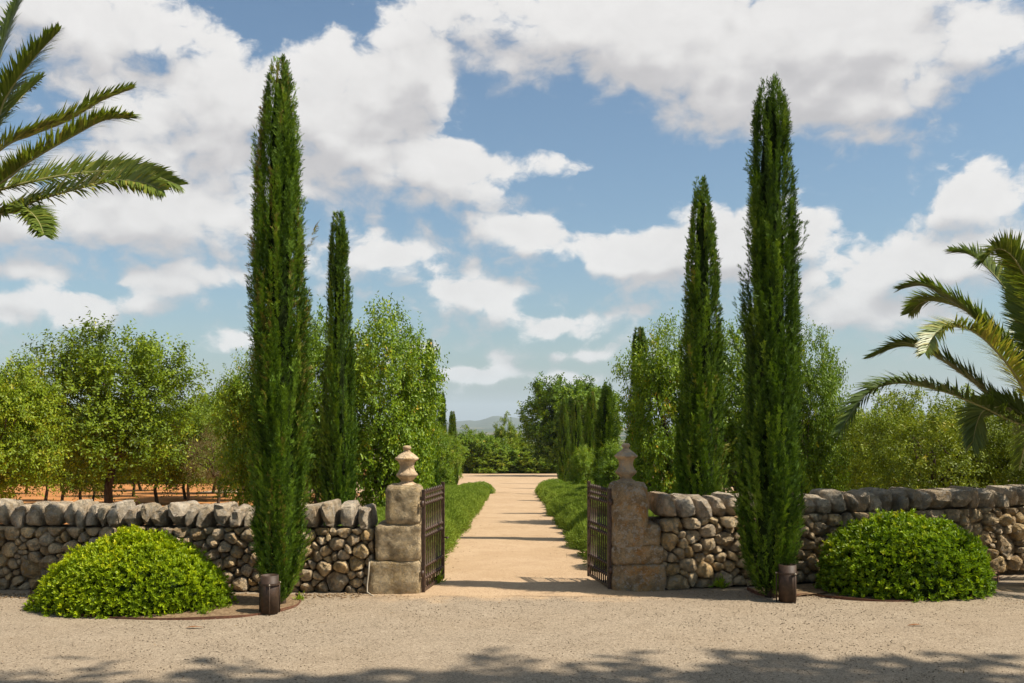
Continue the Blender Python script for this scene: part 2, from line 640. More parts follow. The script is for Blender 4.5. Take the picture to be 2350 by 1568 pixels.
def ground_mat():
    m, t, out = new_mat('orchard_ground')
    p = geopos(t)
    s = t.node('ShaderNodeSeparateXYZ')
    t.l.new(p, s.inputs[0])
    n0 = t.noise(p, .35, 5, .6)
    n1 = t.noise(p, 6, 5, .65)
    f = t.math('ADD', t.math('MULTIPLY', n0, .55), t.math('MULTIPLY', n1, .45))
    red = t.ramp(f, [(.3, (0.274, 0.112, 0.038)), (.55, (0.474, 0.210, 0.071)), (.75, (0.590, 0.302, 0.116))])
    tan = t.ramp(f, [(.3, (0.265, 0.172, 0.094)), (.6, (0.390, 0.273, 0.156)), (.8, (0.452, 0.335, 0.203))])
    m1 = t.smooth(t.math('ADD', s.outputs[0], t.math('MULTIPLY', n0, 3)), -6.5, -2.5)
    near = t.mix(m1, red, tan)
    # the far plain: a patchwork of fields
    v = t.node('ShaderNodeTexVoronoi')
    mp = t.node('ShaderNodeMapping')
    mp.inputs['Scale'].default_value = (.0035, .0016, 0)
    t.l.new(p, mp.inputs[0])
    t.l.new(mp.outputs[0], v.inputs['Vector'])
    v.inputs['Scale'].default_value = 1.0
    sc = t.node('ShaderNodeSeparateColor')
    t.l.new(v.outputs['Color'], sc.inputs[0])
    fields = t.ramp(sc.outputs[0], [(0, (.04, .055, .02)), (.35, (.07, .085, .03)), (.6, (.18, .15, .08)), (.85, (.34, .27, .16))], 'CONSTANT')
    woods = t.noise(p, .012, 4, .6)
    fields = t.mix(t.smooth(woods, .5, .58), fields, (.035, .05, .018))
    far = t.smooth(s.outputs[1], 112, 160)
    c = t.mix(far, near, fields)
    principled(t, out, c, .95, .1, bump(t, n1, .7, .04))
    return m


M['ground'] = ground_mat()


def hill_mat():
    m, t, out = new_mat('wooded_hill')
    p = geopos(t)
    n = t.noise(p, .006, 6, .6)
    c = t.ramp(n, [(.35, (.03, .045, .02)), (.6, (.07, .08, .035)), (.8, (.17, .14, .08))])
    principled(t, out, c, 1.0, .05)
    return m


M['hill'] = hill_mat()
m_, t_, o_ = new_mat('brown_leaf')
principled(t_, o_, (.22, .09, .03), .8, .2)
M['deadleaf'] = m_
m_, t_, o_ = new_mat('dark_twig')
principled(t_, o_, (.05, .035, .022), .9, .1)
M['twig'] = m_

# ================================================================== STRUCTURE
# ------------------------------------------------------------------ terrain sheet
ys = np.unique(np.concatenate([np.array([-60, -30, -10, 0, 5, 8, 9.5, 10.4]), np.linspace(10.8, 45, 60), np.linspace(46, 112, 45),
                               np.linspace(120, 900, 40), np.array([1200, 1600, 2200, 3000, 4000, 5500, 7500, 10000, 14000, 20000])]))
xs = np.unique(np.concatenate([np.linspace(-40, 40, 81), np.array([-14000, -7000, -3500, -1800, -900, -450, -220, -110, -70, 70, 110, 220, 450, 900, 1800, 3500, 7000, 14000])]))


def sheet(name, xs, ys, lift, rough=0.0, mask=None):
    V, F, idx = [], [], {}
    for j, y in enumerate(ys):
        for i, x in enumerate(xs):
            z = terrain(y) + lift
            if rough and 11 < y < 112 and abs(x) < 60:
                z += rough * fbm((x, y, 0), .7)
            V.append((x, y, z))
    nx = len(xs)
    for j in range(len(ys) - 1):
        for i in range(nx - 1):
            a = j * nx + i
            F.append((a, a + 1, a + nx + 1, a + nx))
    return pydata(name, V, F, True)


tag(obj('ground', sheet('ground', xs, ys, -.012), M['ground']), kind='structure')

# foreground gravel forecourt, ends just inside the gate with a ragged edge
V, F = [], []
gx = np.linspace(-24, 24, 241)
for i, x in enumerate(gx):
    yend = 10.05 + .05 * fbm((x * 2.1, 0, 3)) if -1.0 < x < 1.1 else (10.35 if x < 0 else 10.4 + .3 * max(0, x - 1.5) + .25)
    for y in (-22, 2, 6, 8, 9, 9.6, yend):
        V.append((x, y, terrain(y) + .004 + (0.006 * fbm((x * .8, y * .8, 1)) if y > 5 else 0)))
for i in range(len(gx) - 1):
    for k in range(6):
        a = i * 7 + k
        F.append((a, a + 7, a + 8, a + 1))
tag(obj('gravel_forecourt', pydata('gravel_forecourt', V, F, True), M['gravel']), kind='structure')

# sandy garden path between the shrub borders
V, F = [], []
py = np.concatenate([np.linspace(9.86, 12, 12), np.linspace(12.4, 42, 75)])
for j, y in enumerate(py):
    for k, sx in enumerate(np.linspace(-1, 1, 9)):
        hw = 1.15 + .05 * fbm((y * .9, sx * 3, 0))
        x = .05 + sx * hw
        z = max(terrain(y), terrain(y)) + (.0 if abs(sx) == 1 else .0065) + (.010 * fbm((x * 1.3, y * 1.3, 5)) if 0 < k < 8 else -.001)
        if j == 0:
            y2, z = y + .06 * fbm((x * 2.5, 4, 3)), .0062
            V.append((x, y2, z))
        else:
            V.append((x, y, z + .006))
for j in range(len(py) - 1):
    for k in range(8):
        a = j * 9 + k
        F.append((a, a + 1, a + 10, a + 9))
tag(obj('garden_path', pydata('garden_path', V, F, True), M['path']), kind='structure')

# open sandy clearing at the end of the path
V, F = [], []
cyv = np.linspace(40.5, 101, 30)
for j, y in enumerate(cyv):
    for k in range(25):
        x = -13 + 27 * k / 24
        V.append((x, y + (.3 * fbm((x * .3, y, 2)) if j in (0, 29) else 0), terrain(y) + .016 + .02 * fbm((x * .2, y * .2, 1))))
for j in range(len(cyv) - 1):
    for k in range(24):
        a = j * 25 + k
        F.append((a, a + 1, a + 26, a + 25))
tag(obj('sandy_clearing', pydata('sandy_clearing', V, F, True), M['path']), kind='structure')


def bed(name, pts, z=.012):
    c = (sum(p[0] for p in pts) / len(pts), sum(p[1] for p in pts) / len(pts))
    V = [(c[0], c[1], z + .03)] + [(p[0], p[1], z) for p in pts]
    F = [(0, i, i % len(pts) + 1) for i in range(1, len(pts) + 1)]
    return tag(obj(name, pydata(name, V, F, True), M['soil']), kind='structure')


EDGE_L = [ground_px(*p) for p in ((70, 1358), (72, 1380), (100, 1402), (170, 1414), (260, 1421), (400, 1424), (520, 1420), (600, 1411), (650, 1402), (680, 1392), (690, 1378), (680, 1367))]
EDGE_R = [ground_px(*p) for p in ((1715, 1352), (1738, 1364), (1770, 1369), (1810, 1371), (1862, 1366), (1900, 1372), (1980, 1380), (2080, 1382), (2180, 1372), (2260, 1352), (2290, 1330), (2292, 1312))]
bed('planting_bed', EDGE_L)
bed('planting_bed', EDGE_R)

# ------------------------------------------------------------------ far hills
def hill(name, d, x0, x1, prof, seed):
    V, F = [], []
    n = 90
    dep = 9
    for i in range(n + 1):
        t = i / n
        x = x0 + (x1 - x0) * t
        # profile in measuring pixels above the horizon, interpolated
        h = np.interp(x, [p[0] for p in prof], [p[1] for p in prof])
        h += 1.3 * fbm((x * .03, seed, 0)) * (h > 0)
        X = (x - CX) / FOC * d
        top = EYE + h / FOC * d
        for k in range(dep):
            s = k / (dep - 1)
            yy = d - 1800 * (1 - s) if s <= 1 else d
            base = terrain(3000) - 6
            z = base + (top - base) * (math.sin(s * math.pi / 2) ** 1.5) + (18 * fbm((X * .002, yy * .002, seed)) * s * (1 - s) * 2)
            V.append((X * yy / d if False else X, yy, z))
        V.append((X, d + 1500, base))
    w = dep + 1
    for i in range(n):
        for k in range(w - 1):
            a = i * w + k
            F.append((a, a + w, a + w + 1, a + 1))
    return tag(obj(name, pydata(name, V, F, True), M['hill']), kind='structure')


hill('hills', 8200, 640, 1800, [(640, -22), (800, 4), (900, 0), (1000, -6), (1060, -3), (1080, -1), (1095, -3), (1115, 2), (1128, 8), (1142, 9.5), (1158, 7), (1175, 6), (1190, 3), (1230, 2), (1400, -5), (1600, -2), (1800, -22)], 1)
hill('hills', 9800, -400, 900, [(-400, -20), (-100, 30), (100, 42), (250, 38), (400, 52), (470, 44), (560, 30), (700, 8), (900, -20)], 5)
hill('hills', 9800, 1500, 2900, [(1500, -20), (1750, 6), (1950, 20), (2150, 12), (2400, 22), (2900, -20)], 9)

# ================================================================== DRY STONE WALLS
def clip_half(poly, nx, ny, c):
    """keep the side n.p <= c"""
    out = []
    m = len(poly)
    for i in range(m):
        a, b = poly[i], poly[(i + 1) % m]
        da = nx * a[0] + ny * a[1] - c
        db = nx * b[0] + ny * b[1] - c
        if da <= 0:
            out.append(a)
        if (da < 0 < db) or (db < 0 < da):
            t = da / (da - db)
            out.append((a[0] + (b[0] - a[0]) * t, a[1] + (b[1] - a[1]) * t))
    return out


def resample(poly, n):
    p = np.array(poly + [poly[0]])
    seg = np.linalg.norm(np.diff(p, axis=0), axis=1)
    s = np.concatenate([[0], np.cumsum(seg)])
    q = np.linspace(0, s[-1], n, endpoint=False)
    return np.stack([np.interp(q, s, p[:, 0]), np.interp(q, s, p[:, 1])], 1)


def rubble_cells(width, height, r, rmin, rmax):
    """power-diagram cells of mixed size filling width x height; the big ones lie low"""
    pts = []
    tries = 0
    while tries < 9000:
        tries += 1
        v = r.uniform(0.02, height - .02)
        u = r.uniform(0, width)
        low = 1 - v / height
        big = r.random() < (.10 + .5 * max(0, low - .55))
        rad = r.uniform(rmin, (rmin + rmax) * .5) if not big else r.uniform((rmin + rmax) * .5, rmax) * (1 + .45 * max(0, low - .5))
        if tries > 3500:
            rad = rmin * r.uniform(.45, .9)
        if all((u - a) ** 2 / 1.6 + (v - b) ** 2 * 1.2 > (rad * .92 + c * .92) ** 2 for a, b, c in pts):
            pts.append((u, v, rad))
    cells = []
    for i, (u, v, rad) in enumerate(pts):
        poly = [(0, 0), (width, 0), (width, height), (0, height)]
        for j, (a, b, c) in enumerate(pts):
            if i == j or abs(a - u) > .8:
                continue
            nx, ny = a - u, b - v
            cc = (a * a + b * b - u * u - v * v - c * c + rad * rad) / 2
            poly = clip_half(poly, nx, ny, cc)
            if len(poly) < 3:
                break
        if len(poly) >= 3:
            cells.append(poly)
    return cells


def chamfer(poly, f):
    out = []
    m = len(poly)
    for i in range(m):
        a, b = np.array(poly[i]), np.array(poly[(i + 1) % m])
        out += [tuple(a + (b - a) * f), tuple(b + (a - b) * f)]
    return out


def stone_mesh(poly, r):
    """one broken rubble stone from its outline (2D, around its own centre); front is -y, made of flats"""
    # drop very short sides
    pl = []
    for p in poly:
        if not pl or math.hypot(p[0] - pl[-1][0], p[1] - pl[-1][1]) > .012:
            pl.append(p)
    if len(pl) > 3 and math.hypot(pl[0][0] - pl[-1][0], pl[0][1] - pl[-1][1]) < .012:
        pl.pop()
    q = np.array(pl)
    c = q.mean(0)
    ext = q.max(0) - q.min(0)
    size = float(min(ext))
    q = (q - c) * max(.5, (size - r.uniform(.003, .012)) / size)
    q = q + r.normal(0, .035 * size, q.shape)
    q = np.array(chamfer([tuple(a) for a in q], r.uniform(.14, .30)))
    if r.random() < .5:
        q = np.array(chamfer([tuple(a) for a in q], .25))
    # split long sides so that the outline can wander
    out = []
    for i in range(len(q)):
        a, b = q[i], q[(i + 1) % len(q)]
        out.append(a)
        if np.linalg.norm(b - a) > .05:
            out.append((a + b) / 2 + r.normal(0, .05, 2) * np.linalg.norm(b - a) * .6)
    q = np.array(out)
    n = len(q)
    bulge = min(size, .16) * r.uniform(.36, .62)
    facets = []
    for k in range(r.integers(4, 8)):
        a = r.uniform(0, 6.28)
        sl = r.uniform(.2, 1.1)
        facets.append((math.cos(a) * sl, math.sin(a) * sl, bulge * r.uniform(.7, 1.05) + r.uniform(.0, .22) * size * sl))
    tilt = r.normal(0, .2, 2)
    rings = [(.13, .75), (.05, .98), (.0, 1.0), (-.45, .93), (-.85, .78), (-1, .5), (-1.02, .24)]
    V, F = [], []
    sd_ = r.uniform(0, 100)
    for (dy, s) in rings:
        for a in q:
            u, v = a * s
            if dy >= 0:
                y = dy
            else:
                y = dy * bulge
                for (fx, fy, fd) in facets:
                    y = max(y, -(fd - fx * u - fy * v))
                y = min(y, .015)
            y += (tilt[0] * u + tilt[1] * v) * (1 if dy <= 0.05 else .3)
            h = fbm((u * 12 + sd_, v * 12, dy * .5), 1.0)
            h2 = fbm((u * 34 + sd_, v * 34, dy + 4), 1.0)
            y -= (h * .06 + h2 * .06) * size * (1 if dy < .04 else .2)
            f = 1 + .05 * h
            V.append((u * f, y, v * f))
    V.append((0, sum(V[-k][1] for k in range(1, n + 1)) / n, 0))
    m = len(rings)
    for i in range(m - 1):
        for k2 in range(n):
            k3 = (k2 + 1) % n
            F.append((i * n + k2, i * n + k3, (i + 1) * n + k3, (i + 1) * n + k2))
    top = len(V) - 1
    for k2 in range(n):
        F.append(((m - 1) * n + k2, (m - 1) * n + (k2 + 1) % n, top))
    F.append(tuple(range(n)))
    return V, F, c


def ico(sub=3):
    import bmesh
    bm = bmesh.new()
    bmesh.ops.create_icosphere(bm, subdivisions=sub, radius=1)
    V = np.array([v.co[:] for v in bm.verts])
    F = [tuple(v.index for v in f.verts) for f in bm.faces]
    bm.free()
    return V, F


ICO3 = ico(3)
ICO2 = ico(2)


def boulder(sx, sy, sz, r, box=.5, rough=.10, geo=ICO3, flat_bottom=False):
    """squarish stone, its corners broken off by random flats"""
    U, F = geo
    W = np.sign(U) * np.abs(U) ** box
    nk = 26
    pn = unit(r.normal(size=(nk, 3)) * np.array([1, 1.1, .9]))
    pd = r.uniform(.90, 1.30, nk)
    dots = np.maximum(W @ pn.T, 1e-3)
    k = np.minimum(1.0, (pd[None] / dots).min(1))
    W = W * k[:, None]
    sd_ = r.uniform(0, 100)
    out = []
    sh = r.normal(0, .06, 3)
    tp = r.uniform(-.12, .05)
    for w in W:
        x, y, z = w
        k = 1 + rough * .8 * fbm((x * 1.1 + sd_, y * 1.1, z * 1.1)) + rough * .7 * fbm((x * 3.1, y * 3.1 + sd_, z * 3.1))
        x2 = x * (1 + tp * z) + sh[0] * z * .5
        out.append((x2 * sx * k, (y + sh[1] * z * .4) * sy * k, (z + sh[2] * x * .4) * sz * k))
    return out, F


def dry_wall(name, p0, p1, height, cap_h, label, seed, rmin=.046, rmax=.125, cap_w=(.10, .21), thick=.5, wall_grp=None, span=None):
    r = np.random.default_rng(seed)
    p0, p1 = Vector((p0[0], p0[1], 0)), Vector((p1[0], p1[1], 0))
    d = p1 - p0
    width = d.length
    ang = math.atan2(d.y, d.x)
    if d.x < 0:
        raise ValueError
    root = empty(name, (p0.x, p0.y, terrain(p0.y) if p0.y > 12 else 0), ang)
    tag(root, label, 'wall', wall_grp)
    fh = height - cap_h
    cells = rubble_cells(width, fh, r, rmin, rmax)
    info = []
    for poly in cells:
        a = np.array(poly)
        ar = .5 * abs(np.dot(a[:, 0], np.roll(a[:, 1], 1)) - np.dot(a[:, 1], np.roll(a[:, 0], 1)))
        if ar > .0004:
            info.append((ar, poly))
    info.sort(key=lambda t: -t[0])
    stuffV, stuffF = [], []
    for i, (ar, poly) in enumerate(info):
        V, F, c = stone_mesh(poly, r)
        dy = r.normal(0, .014)
        if i < 290:
            me = pydata('stone', V, F, True)
            me.set_sharp_from_angle(angle=math.radians(26))
            o = obj('stone', me, M['stone'], root, (c[0], .03 + dy, c[1]))
        else:
            b = len(stuffV)
            stuffV += [(v[0] + c[0], v[1] + .03 + dy, v[2] + c[1]) for v in V]
            stuffF += [tuple(b + q for q in f) for f in F]
    if stuffV:
        o = obj('small_stones', pydata('small_stones', stuffV, stuffF, True), M['stone'], root)
        tag(o, kind='stuff')
    # solid rubble core behind the face stones
    V, F = [], []
    n = 40
    for i in range(n + 1):
        u = width * i / n
        for (y, z) in ((.10, -.05), (.10, fh * .5), (.11, fh - .02), (thick - .06, fh - .02), (thick, -.05)):
            V.append((u, y + .012 * fbm((u * 6, z * 6, 1)), z))
    for i in range(n):
        for k in range(5):
            a, b = i * 5 + k, i * 5 + (k + 1) % 5
            F.append((a, b, b + 5, a + 5))
    F.append((0, 1, 2, 3, 4)[::-1])
    F.append(tuple(n * 5 + k for k in range(5)))
    obj('rubble_core', pydata('rubble_core', V, F, True), M['core'], root)
    # coping: upright rounded stones in a row
    u = 0.0
    while u < width - .04:
        w = r.uniform(*cap_w)
        if u + w > width:
            w = width - u
        if w < .07:
            break
        h = cap_h * r.uniform(.88, 1.10)
        dp = thick * r.uniform(.50, .60)
        V, F = boulder(w * .5 * .92, dp, h * .5, r, box=r.uniform(.24, .42), rough=.11)
        a = r.normal(0, .05)
        ca, sa = math.cos(a), math.sin(a)
        V = [(x * ca - z * sa, y, x * sa + z * ca) for x, y, z in V]
        cme = pydata('coping_stone', V, F, True)
        cme.set_sharp_from_angle(angle=math.radians(32))
        obj('coping_stone', cme, M['cap'], root, (u + w / 2, thick * .5 + r.normal(0, .02) - .01, fh + h / 2 - .015 + r.normal(0, .008)))
        u += w + r.uniform(-.002, .016)
    return root


WALL_L = ((-6.6, 10.28), (-1.40, 10.02))
WALL_R = ((1.545, 10.22), (7.2, 11.92))
dry_wall('dry_stone_wall', *WALL_L, .905, .25, 'dry stone wall behind the yellow-green clipped shrub, joining the pale stacked gate pillar', 11)
dry_wall('dry_stone_wall', *WALL_R, .98, .245, 'dry stone wall running from the lichen-stained pillar behind the deep green shrub, shaded by a palm', 23, rmin=.055, rmax=.145, cap_w=(.12, .24))
# lower field wall far behind the right hand wall
fw = dry_wall('field_wall', (8.2, 20.0), (15.5, 20.9), .92, .26, 'distant low dry stone field wall behind the spreading trees', 31, rmin=.10, rmax=.2, cap_w=(.2, .34))


# ================================================================== GATE PILLARS
def block(sx, sy, sz, r, rough=.035, bev=.28):
    """worn ashlar block, sizes are full extents, origin at its centre"""
    n = 17
    V, F, idx = [], [], {}
    sd_ = r.uniform(0, 100)

    def add(i, j, k):
        key = (i, j, k)
        if key in idx:
            return idx[key]
        p = np.array([i / n * 2 - 1, j / n * 2 - 1, k / n * 2 - 1])
        q = p * np.array([sx, sy, sz]) / 2
        rad = bev * min(sx, sy, sz) * .5
        inner = np.array([sx, sy, sz]) / 2 - rad
        cl = np.clip(q, -inner, inner)
        dv = q - cl
        L = np.linalg.norm(dv)
        if L > 1e-6:
            q = cl + dv / L * min(L, rad)
        h = fbm(tuple(q * 5 + sd_), 1.0) * .6 + fbm(tuple(q * 17 + sd_), 1.0) * .18
        nn = q / np.linalg.norm(q)
        q = q + nn * h * rough * .6
        idx[key] = len(V)
        V.append(tuple(q))
        return idx[key]
    rg = range(n)
    for a in rg:
        for b in rg:
            F.append((add(a, 0, b), add(a + 1, 0, b), add(a + 1, 0, b + 1), add(a, 0, b + 1)))
            F.append((add(a, n, b), add(a, n, b + 1), add(a + 1, n, b + 1), add(a + 1, n, b)))
            F.append((add(0, a, b), add(0, a, b + 1), add(0, a + 1, b + 1), add(0, a + 1, b)))
            F.append((add(n, a, b), add(n, a + 1, b), add(n, a + 1, b + 1), add(n, a, b + 1)))
            F.append((add(a, b, 0), add(a, b + 1, 0), add(a + 1, b + 1, 0), add(a + 1, b, 0)))
            F.append((add(a, b, n), add(a + 1, b, n), add(a + 1, b + 1, n), add(a, b + 1, n)))
    return V, F


FINIAL = [(.088, 0), (.094, .004), (.094, .024), (.088, .032), (.072, .040), (.056, .052), (.054, .060), (.062, .074), (.082, .094), (.097, .112), (.101, .122), (.099, .132), (.088, .146), (.074, .168),
          (.067, .19), (.066, .212), (.070, .236), (.080, .258), (.097, .272), (.108, .280), (.111, .288), (.110, .297), (.098, .304), (.094, .309), (.082, .322), (.062, .340), (.042, .354), (.031, .365),
          (.0285, .376), (.033, .384), (.039, .392), (.0405, .402), (.037, .412), (.026, .42), (.010, .424)]


def pillar(loc, blocks, bmat, fmat, fz, fx, label, seed, fscale=1.0):
    r = np.random.default_rng(seed)
    root = empty('gate_pillar', loc)
    tag(root, label, 'gate pillar', 'stone gate pillars')
    for (x0, x1, z0, z1, dep, rough, bev) in blocks:
        V, F = block(x1 - x0, dep, z1 - z0, r, rough, bev)
        obj('block', pydata('block', V, F, True), bmat, root, ((x0 + x1) / 2, dep / 2 + r.normal(0, .004), (z0 + z1) / 2))
    V, F = lathe([(a * fscale * 1.1, b * fscale) for a, b in FINIAL], 36)
    V = [(x * (1 + .02 * fbm((x * 9, y * 9, z * 9 + seed))), y, z) for x, y, z in V]
    fme = pydata('finial', V, F, True)
    fme.set_sharp_from_angle(angle=math.radians(28))
    f = obj('finial', fme, fmat, root, (fx, .23, fz))
    return root


# left: three stacked blocks
pillar((0, 9.98, 0), [(-1.445, -.922, -.06, .335, .50, .05, .20), (-1.375, -.916, .325, .70, .48, .045, .22), (-1.275, -.922, .69, 1.085, .44, .04, .36)],
       M['block_l'], M['finial'], 1.062, -1.077, 'pale stone gate pillar of three stacked blocks with smooth tan urn finial', 3)
# right: worn, wider at the foot, orange lichen
pillar((0, 10.16, 0), [(1.022, 1.575, -.06, .272, .52, .05, .24), (1.024, 1.555, .262, .47, .51, .06, .5), (1.022, 1.40, .40, 1.10, .46, .045, .42), (1.30, 1.525, .44, .69, .44, .06, .6)],
       M['block_r'], M['finial_r'], 1.082, 1.19, 'dark weathered gate pillar stained by orange lichen with mossy urn finial', 8, 1.0)

# ================================================================== IRON GATES
BARP = [(.008, .03), (.008, .115), (.0195, .125), (.0195, .137), (.008, .147), (.008, .235), (.0185, .245), (.0185, .255), (.008, .265), (.008, .535), (.0195, .545), (.0195, .56), (.008, .57),
        (.008, .60), (.0195, .61), (.0195, .625), (.008, .635), (.008, .865), (.0195, .875), (.0195, .89), (.008, .90), (.008, .925), (.0185, .935), (.0185, .945), (.008, .955), (.008, .985), (.015, .997), (.012, 1.015), (.002, 1.035)]


def boxm(name, x0, x1, y0, y1, z0, z1):
    V = [(x, y, z) for x in (x0, x1) for y in (y0, y1) for z in (z0, z1)]
    F = [(0, 1, 3, 2), (4, 6, 7, 5), (0, 4, 5, 1), (2, 3, 7, 6), (0, 2, 6, 4), (1, 5, 7, 3)]
    return pydata(name, V, F)


bar_me = pydata('bar', *lathe(BARP, 8), True)
bar_me.materials.append(M['iron'])


def gate(hinge, end, label):
    hx, hy = hinge
    ex, ey = end
    w = math.hypot(ex - hx, ey - hy)
    root = empty('gate_leaf', (hx, hy, .015), math.atan2(ey - hy, ex - hx))
    tag(root, label, 'gate', 'open iron gate leaves')
    obj('stile', boxm('stile', 0, .034, -.017, .017, .0, 1.03), M['iron'], root)
    obj('stile', boxm('stile', w - .032, w, -.016, .016, .0, 1.055), M['iron'], root)
    for z, t in ((.02, .014), (.13, .007), (.25, .007), (.553, .007), (.618, .007), (.882, .007), (.94, .007), (.99, .006)):
        obj('rail', boxm('rail', .034, w - .032, -.0085, .0085, z - t, z + t), M['iron'], root)
    nb = 10
    for i in range(nb):
        u = .034 + (w - .066) * (i + .8) / (nb + .6)
        obj('bar', bar_me, None, root, (u, 0, 0))
    for z in (.16, .86):
        V, F = tube([(-.03, 0, z), (-.03, 0, z + .06)], [.018, .018], 10)
        obj('hinge', pydata('hinge', V, F, True), M['iron'], root)
    V, F = tube([(w - .016, -.016, .45), (w - .016, -.06, .45), (w - .10, -.06, .45)], [.008, .008, .007], 8)
    obj('latch', pydata('latch', V, F, True), M['iron'], root)
    return root


gate((-.895, 10.02), (-.752, 10.90), 'dark iron gate leaf swung open beside the pale stacked pillar')
gate((1.005, 10.22), (.85, 11.06), 'dark iron gate leaf swung open beside the lichen-stained pillar')

# ================================================================== CYPRESSES
def cypress_mesh(seed, H, prof, n_plume, dens=1.0, blade=.055, stray=10, lean=0.0):
    """feathery column: upright plumes carrying fine twiglets. prof = [(z, r)]"""
    r = np.random.default_rng(seed)
    pz = np.array([p[0] for p in prof])
    pr = np.array([p[1] for p in prof])
    parts = []
    # denser where there is more surface
    zs = r.random(n_plume * 4)
    keep = r.random(n_plume * 4) < (np.interp(zs * H, pz, pr) / pr.max()) * .92 + .08
    zs = zs[keep][:n_plume] * H
    th = r.random(len(zs)) * 2 * np.pi
    th += .35 * np.sin(th * 3 + zs * 1.2)          # plumes gather in vertical ridges
    P, A, N, L, W, T = [], [], [], [], [], []
    for i in range(len(zs)):
        z0 = max(.02, zs[i] - .25)
        ln = r.uniform(.35, .75) * (1 if zs[i] < H * .9 else .7)
        out = 0.0
        is_stray = i < stray
        t0 = th[i]
        z1 = min(z0 + ln, H * 1.0 + .03)
        r0 = np.interp(z0, pz, pr)
        r1 = np.interp(z1, pz, pr)
        ridge = 1 + .30 * mnoise.noise(Vector((math.cos(t0) * 3.0, math.sin(t0) * 3.0, z0 * .8 + seed)))
        f0 = r.uniform(.30, .66) * ridge
        f1 = r.uniform(.74, 1.06) * ridge
        if is_stray:
            f1 = r.uniform(1.12, 1.55)
            z1 = z0 + ln * .8
        t1 = t0 + r.normal(0, .16)
        a0 = np.array([math.cos(t0) * r0 * f0, math.sin(t0) * r0 * f0, z0])
        a1 = np.array([math.cos(t1) * r1 * f1, math.sin(t1) * r1 * f1, z1])
        ax = a1 - a0
        ax_u = ax / np.linalg.norm(ax)
        rad = np.array([math.cos(t1), math.sin(t1), 0])
        ns = int((11 if not is_stray else 9) * dens * (ln / .55)) + 3
        tone = np.clip(r.normal(.47, .22), .03, .93)
        if r.random() < .045:
            tone = .97
        for k in range(ns):
            s = (k + r.random()) / ns
            base = a0 + ax * s + rad * (.04 * math.sin(s * 3.1))
            nb = r.integers(8, 13)
            sd_ = ax_u * 1.1 + rad * r.uniform(.1, .65) + r.normal(0, .28, 3)
            sd_ /= np.linalg.norm(sd_)
            sl = r.uniform(.06, .13) * (1 - .45 * s)
            side = np.cross(sd_, rad + r.normal(0, .4, 3))
            side /= max(np.linalg.norm(side), 1e-6)
            q = np.arange(nb) / nb
            sg = np.where(np.arange(nb) % 2 == 0, 1, -1)
            pb = base + sd_ * (sl * q)[:, None]
            ab = sd_ * 1.0 + side * (sg * r.uniform(.35, .8, nb))[:, None] + r.normal(0, .12, (nb, 3))
            P.append(pb)
            A.append(ab)
            N.append(np.tile(np.cross(sd_, side), (nb, 1)) + r.normal(0, .4, (nb, 3)))
            L.append(blade * r.uniform(.65, 1.25, nb) * (1 - .3 * q))
            W.append(r.uniform(.007, .012, nb) * (blade / .055))
            T.append(np.clip(tone + .10 * (s - .5) + r.normal(0, .08, nb), 0, 1))
    P, A, N, L, W, T = [np.concatenate(a) for a in (P, A, N, L, W, T)]
    V, F, T = leaf_geo(P, A, N, L, W, T, .15, .0, .4)
    if lean:
        V[:, 0] += lean * V[:, 2]
    crown = mesh_np('crown', V, F, T)
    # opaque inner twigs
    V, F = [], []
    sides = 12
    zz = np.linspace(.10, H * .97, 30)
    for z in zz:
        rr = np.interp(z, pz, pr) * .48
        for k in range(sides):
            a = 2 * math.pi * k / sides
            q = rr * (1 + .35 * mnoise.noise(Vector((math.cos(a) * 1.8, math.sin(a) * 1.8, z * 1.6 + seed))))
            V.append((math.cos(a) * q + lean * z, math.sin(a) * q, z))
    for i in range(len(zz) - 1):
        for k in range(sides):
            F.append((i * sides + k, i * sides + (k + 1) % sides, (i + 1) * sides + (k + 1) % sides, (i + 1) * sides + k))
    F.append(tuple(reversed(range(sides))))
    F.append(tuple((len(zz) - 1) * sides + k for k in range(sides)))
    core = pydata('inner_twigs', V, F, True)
    V, F = tube([(0, 0, -.08), (0, 0, .12), (.01, 0, .5), (lean * H * .5, 0, H * .5)], [.07, .055, .05, .03], 9)
    trunk = pydata('trunk', V, F, True)
    return crown, core, trunk


def cypress(meshes, loc, label, group='cypress trees', scale=(1, 1, 1), rz=0):
    root = empty('cypress_tree', loc, rz)
    root.scale = scale
    tag(root, label, 'cypress', group)
    obj('crown', meshes[0], M['cypress'], root)
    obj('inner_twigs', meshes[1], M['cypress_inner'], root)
    obj('trunk', meshes[2], M['bark'], root)
    return root


# the two tall ones in front of the wall
P_A = [(z, r * .86) for z, r in [(0, .10), (.25, .19), (.6, .25), (1.2, .27), (2.2, .285), (3.0, .285), (3.6, .265), (4.1, .225), (4.5, .18), (4.85, .125), (5.02, .085), (5.18, .03)]]
cyA = cypress_mesh(101, 5.12, P_A, 950, 1.35, .045, 30)
cypress(cyA, (-2.20, 9.42, 0), 'tall cypress before the wall between the yellow-green shrub and pale pillar')
P_B = [(z, r * .91) for z, r in [(0, .16), (.25, .27), (.7, .325), (1.4, .31), (2.2, .30), (3.0, .285), (3.7, .25), (4.3, .215), (4.8, .175), (5.0, .13), (5.25, .04)]]
cyB = cypress_mesh(202, 5.17, P_B, 1000, 1.35, .045, 30)
cypress(cyB, (2.56, 9.84, 0), 'tall cypress before the wall beside the deep green shrub', scale=(.98, .98, .98))
P_C = [(0, .28), (.5, .34), (1.2, .35), (2.2, .31), (3.2, .26), (4.2, .20), (4.9, .12), (5.4, .03)]
cyC = cypress_mesh(303, 5.35, P_C, 760, .9, .06, 16)
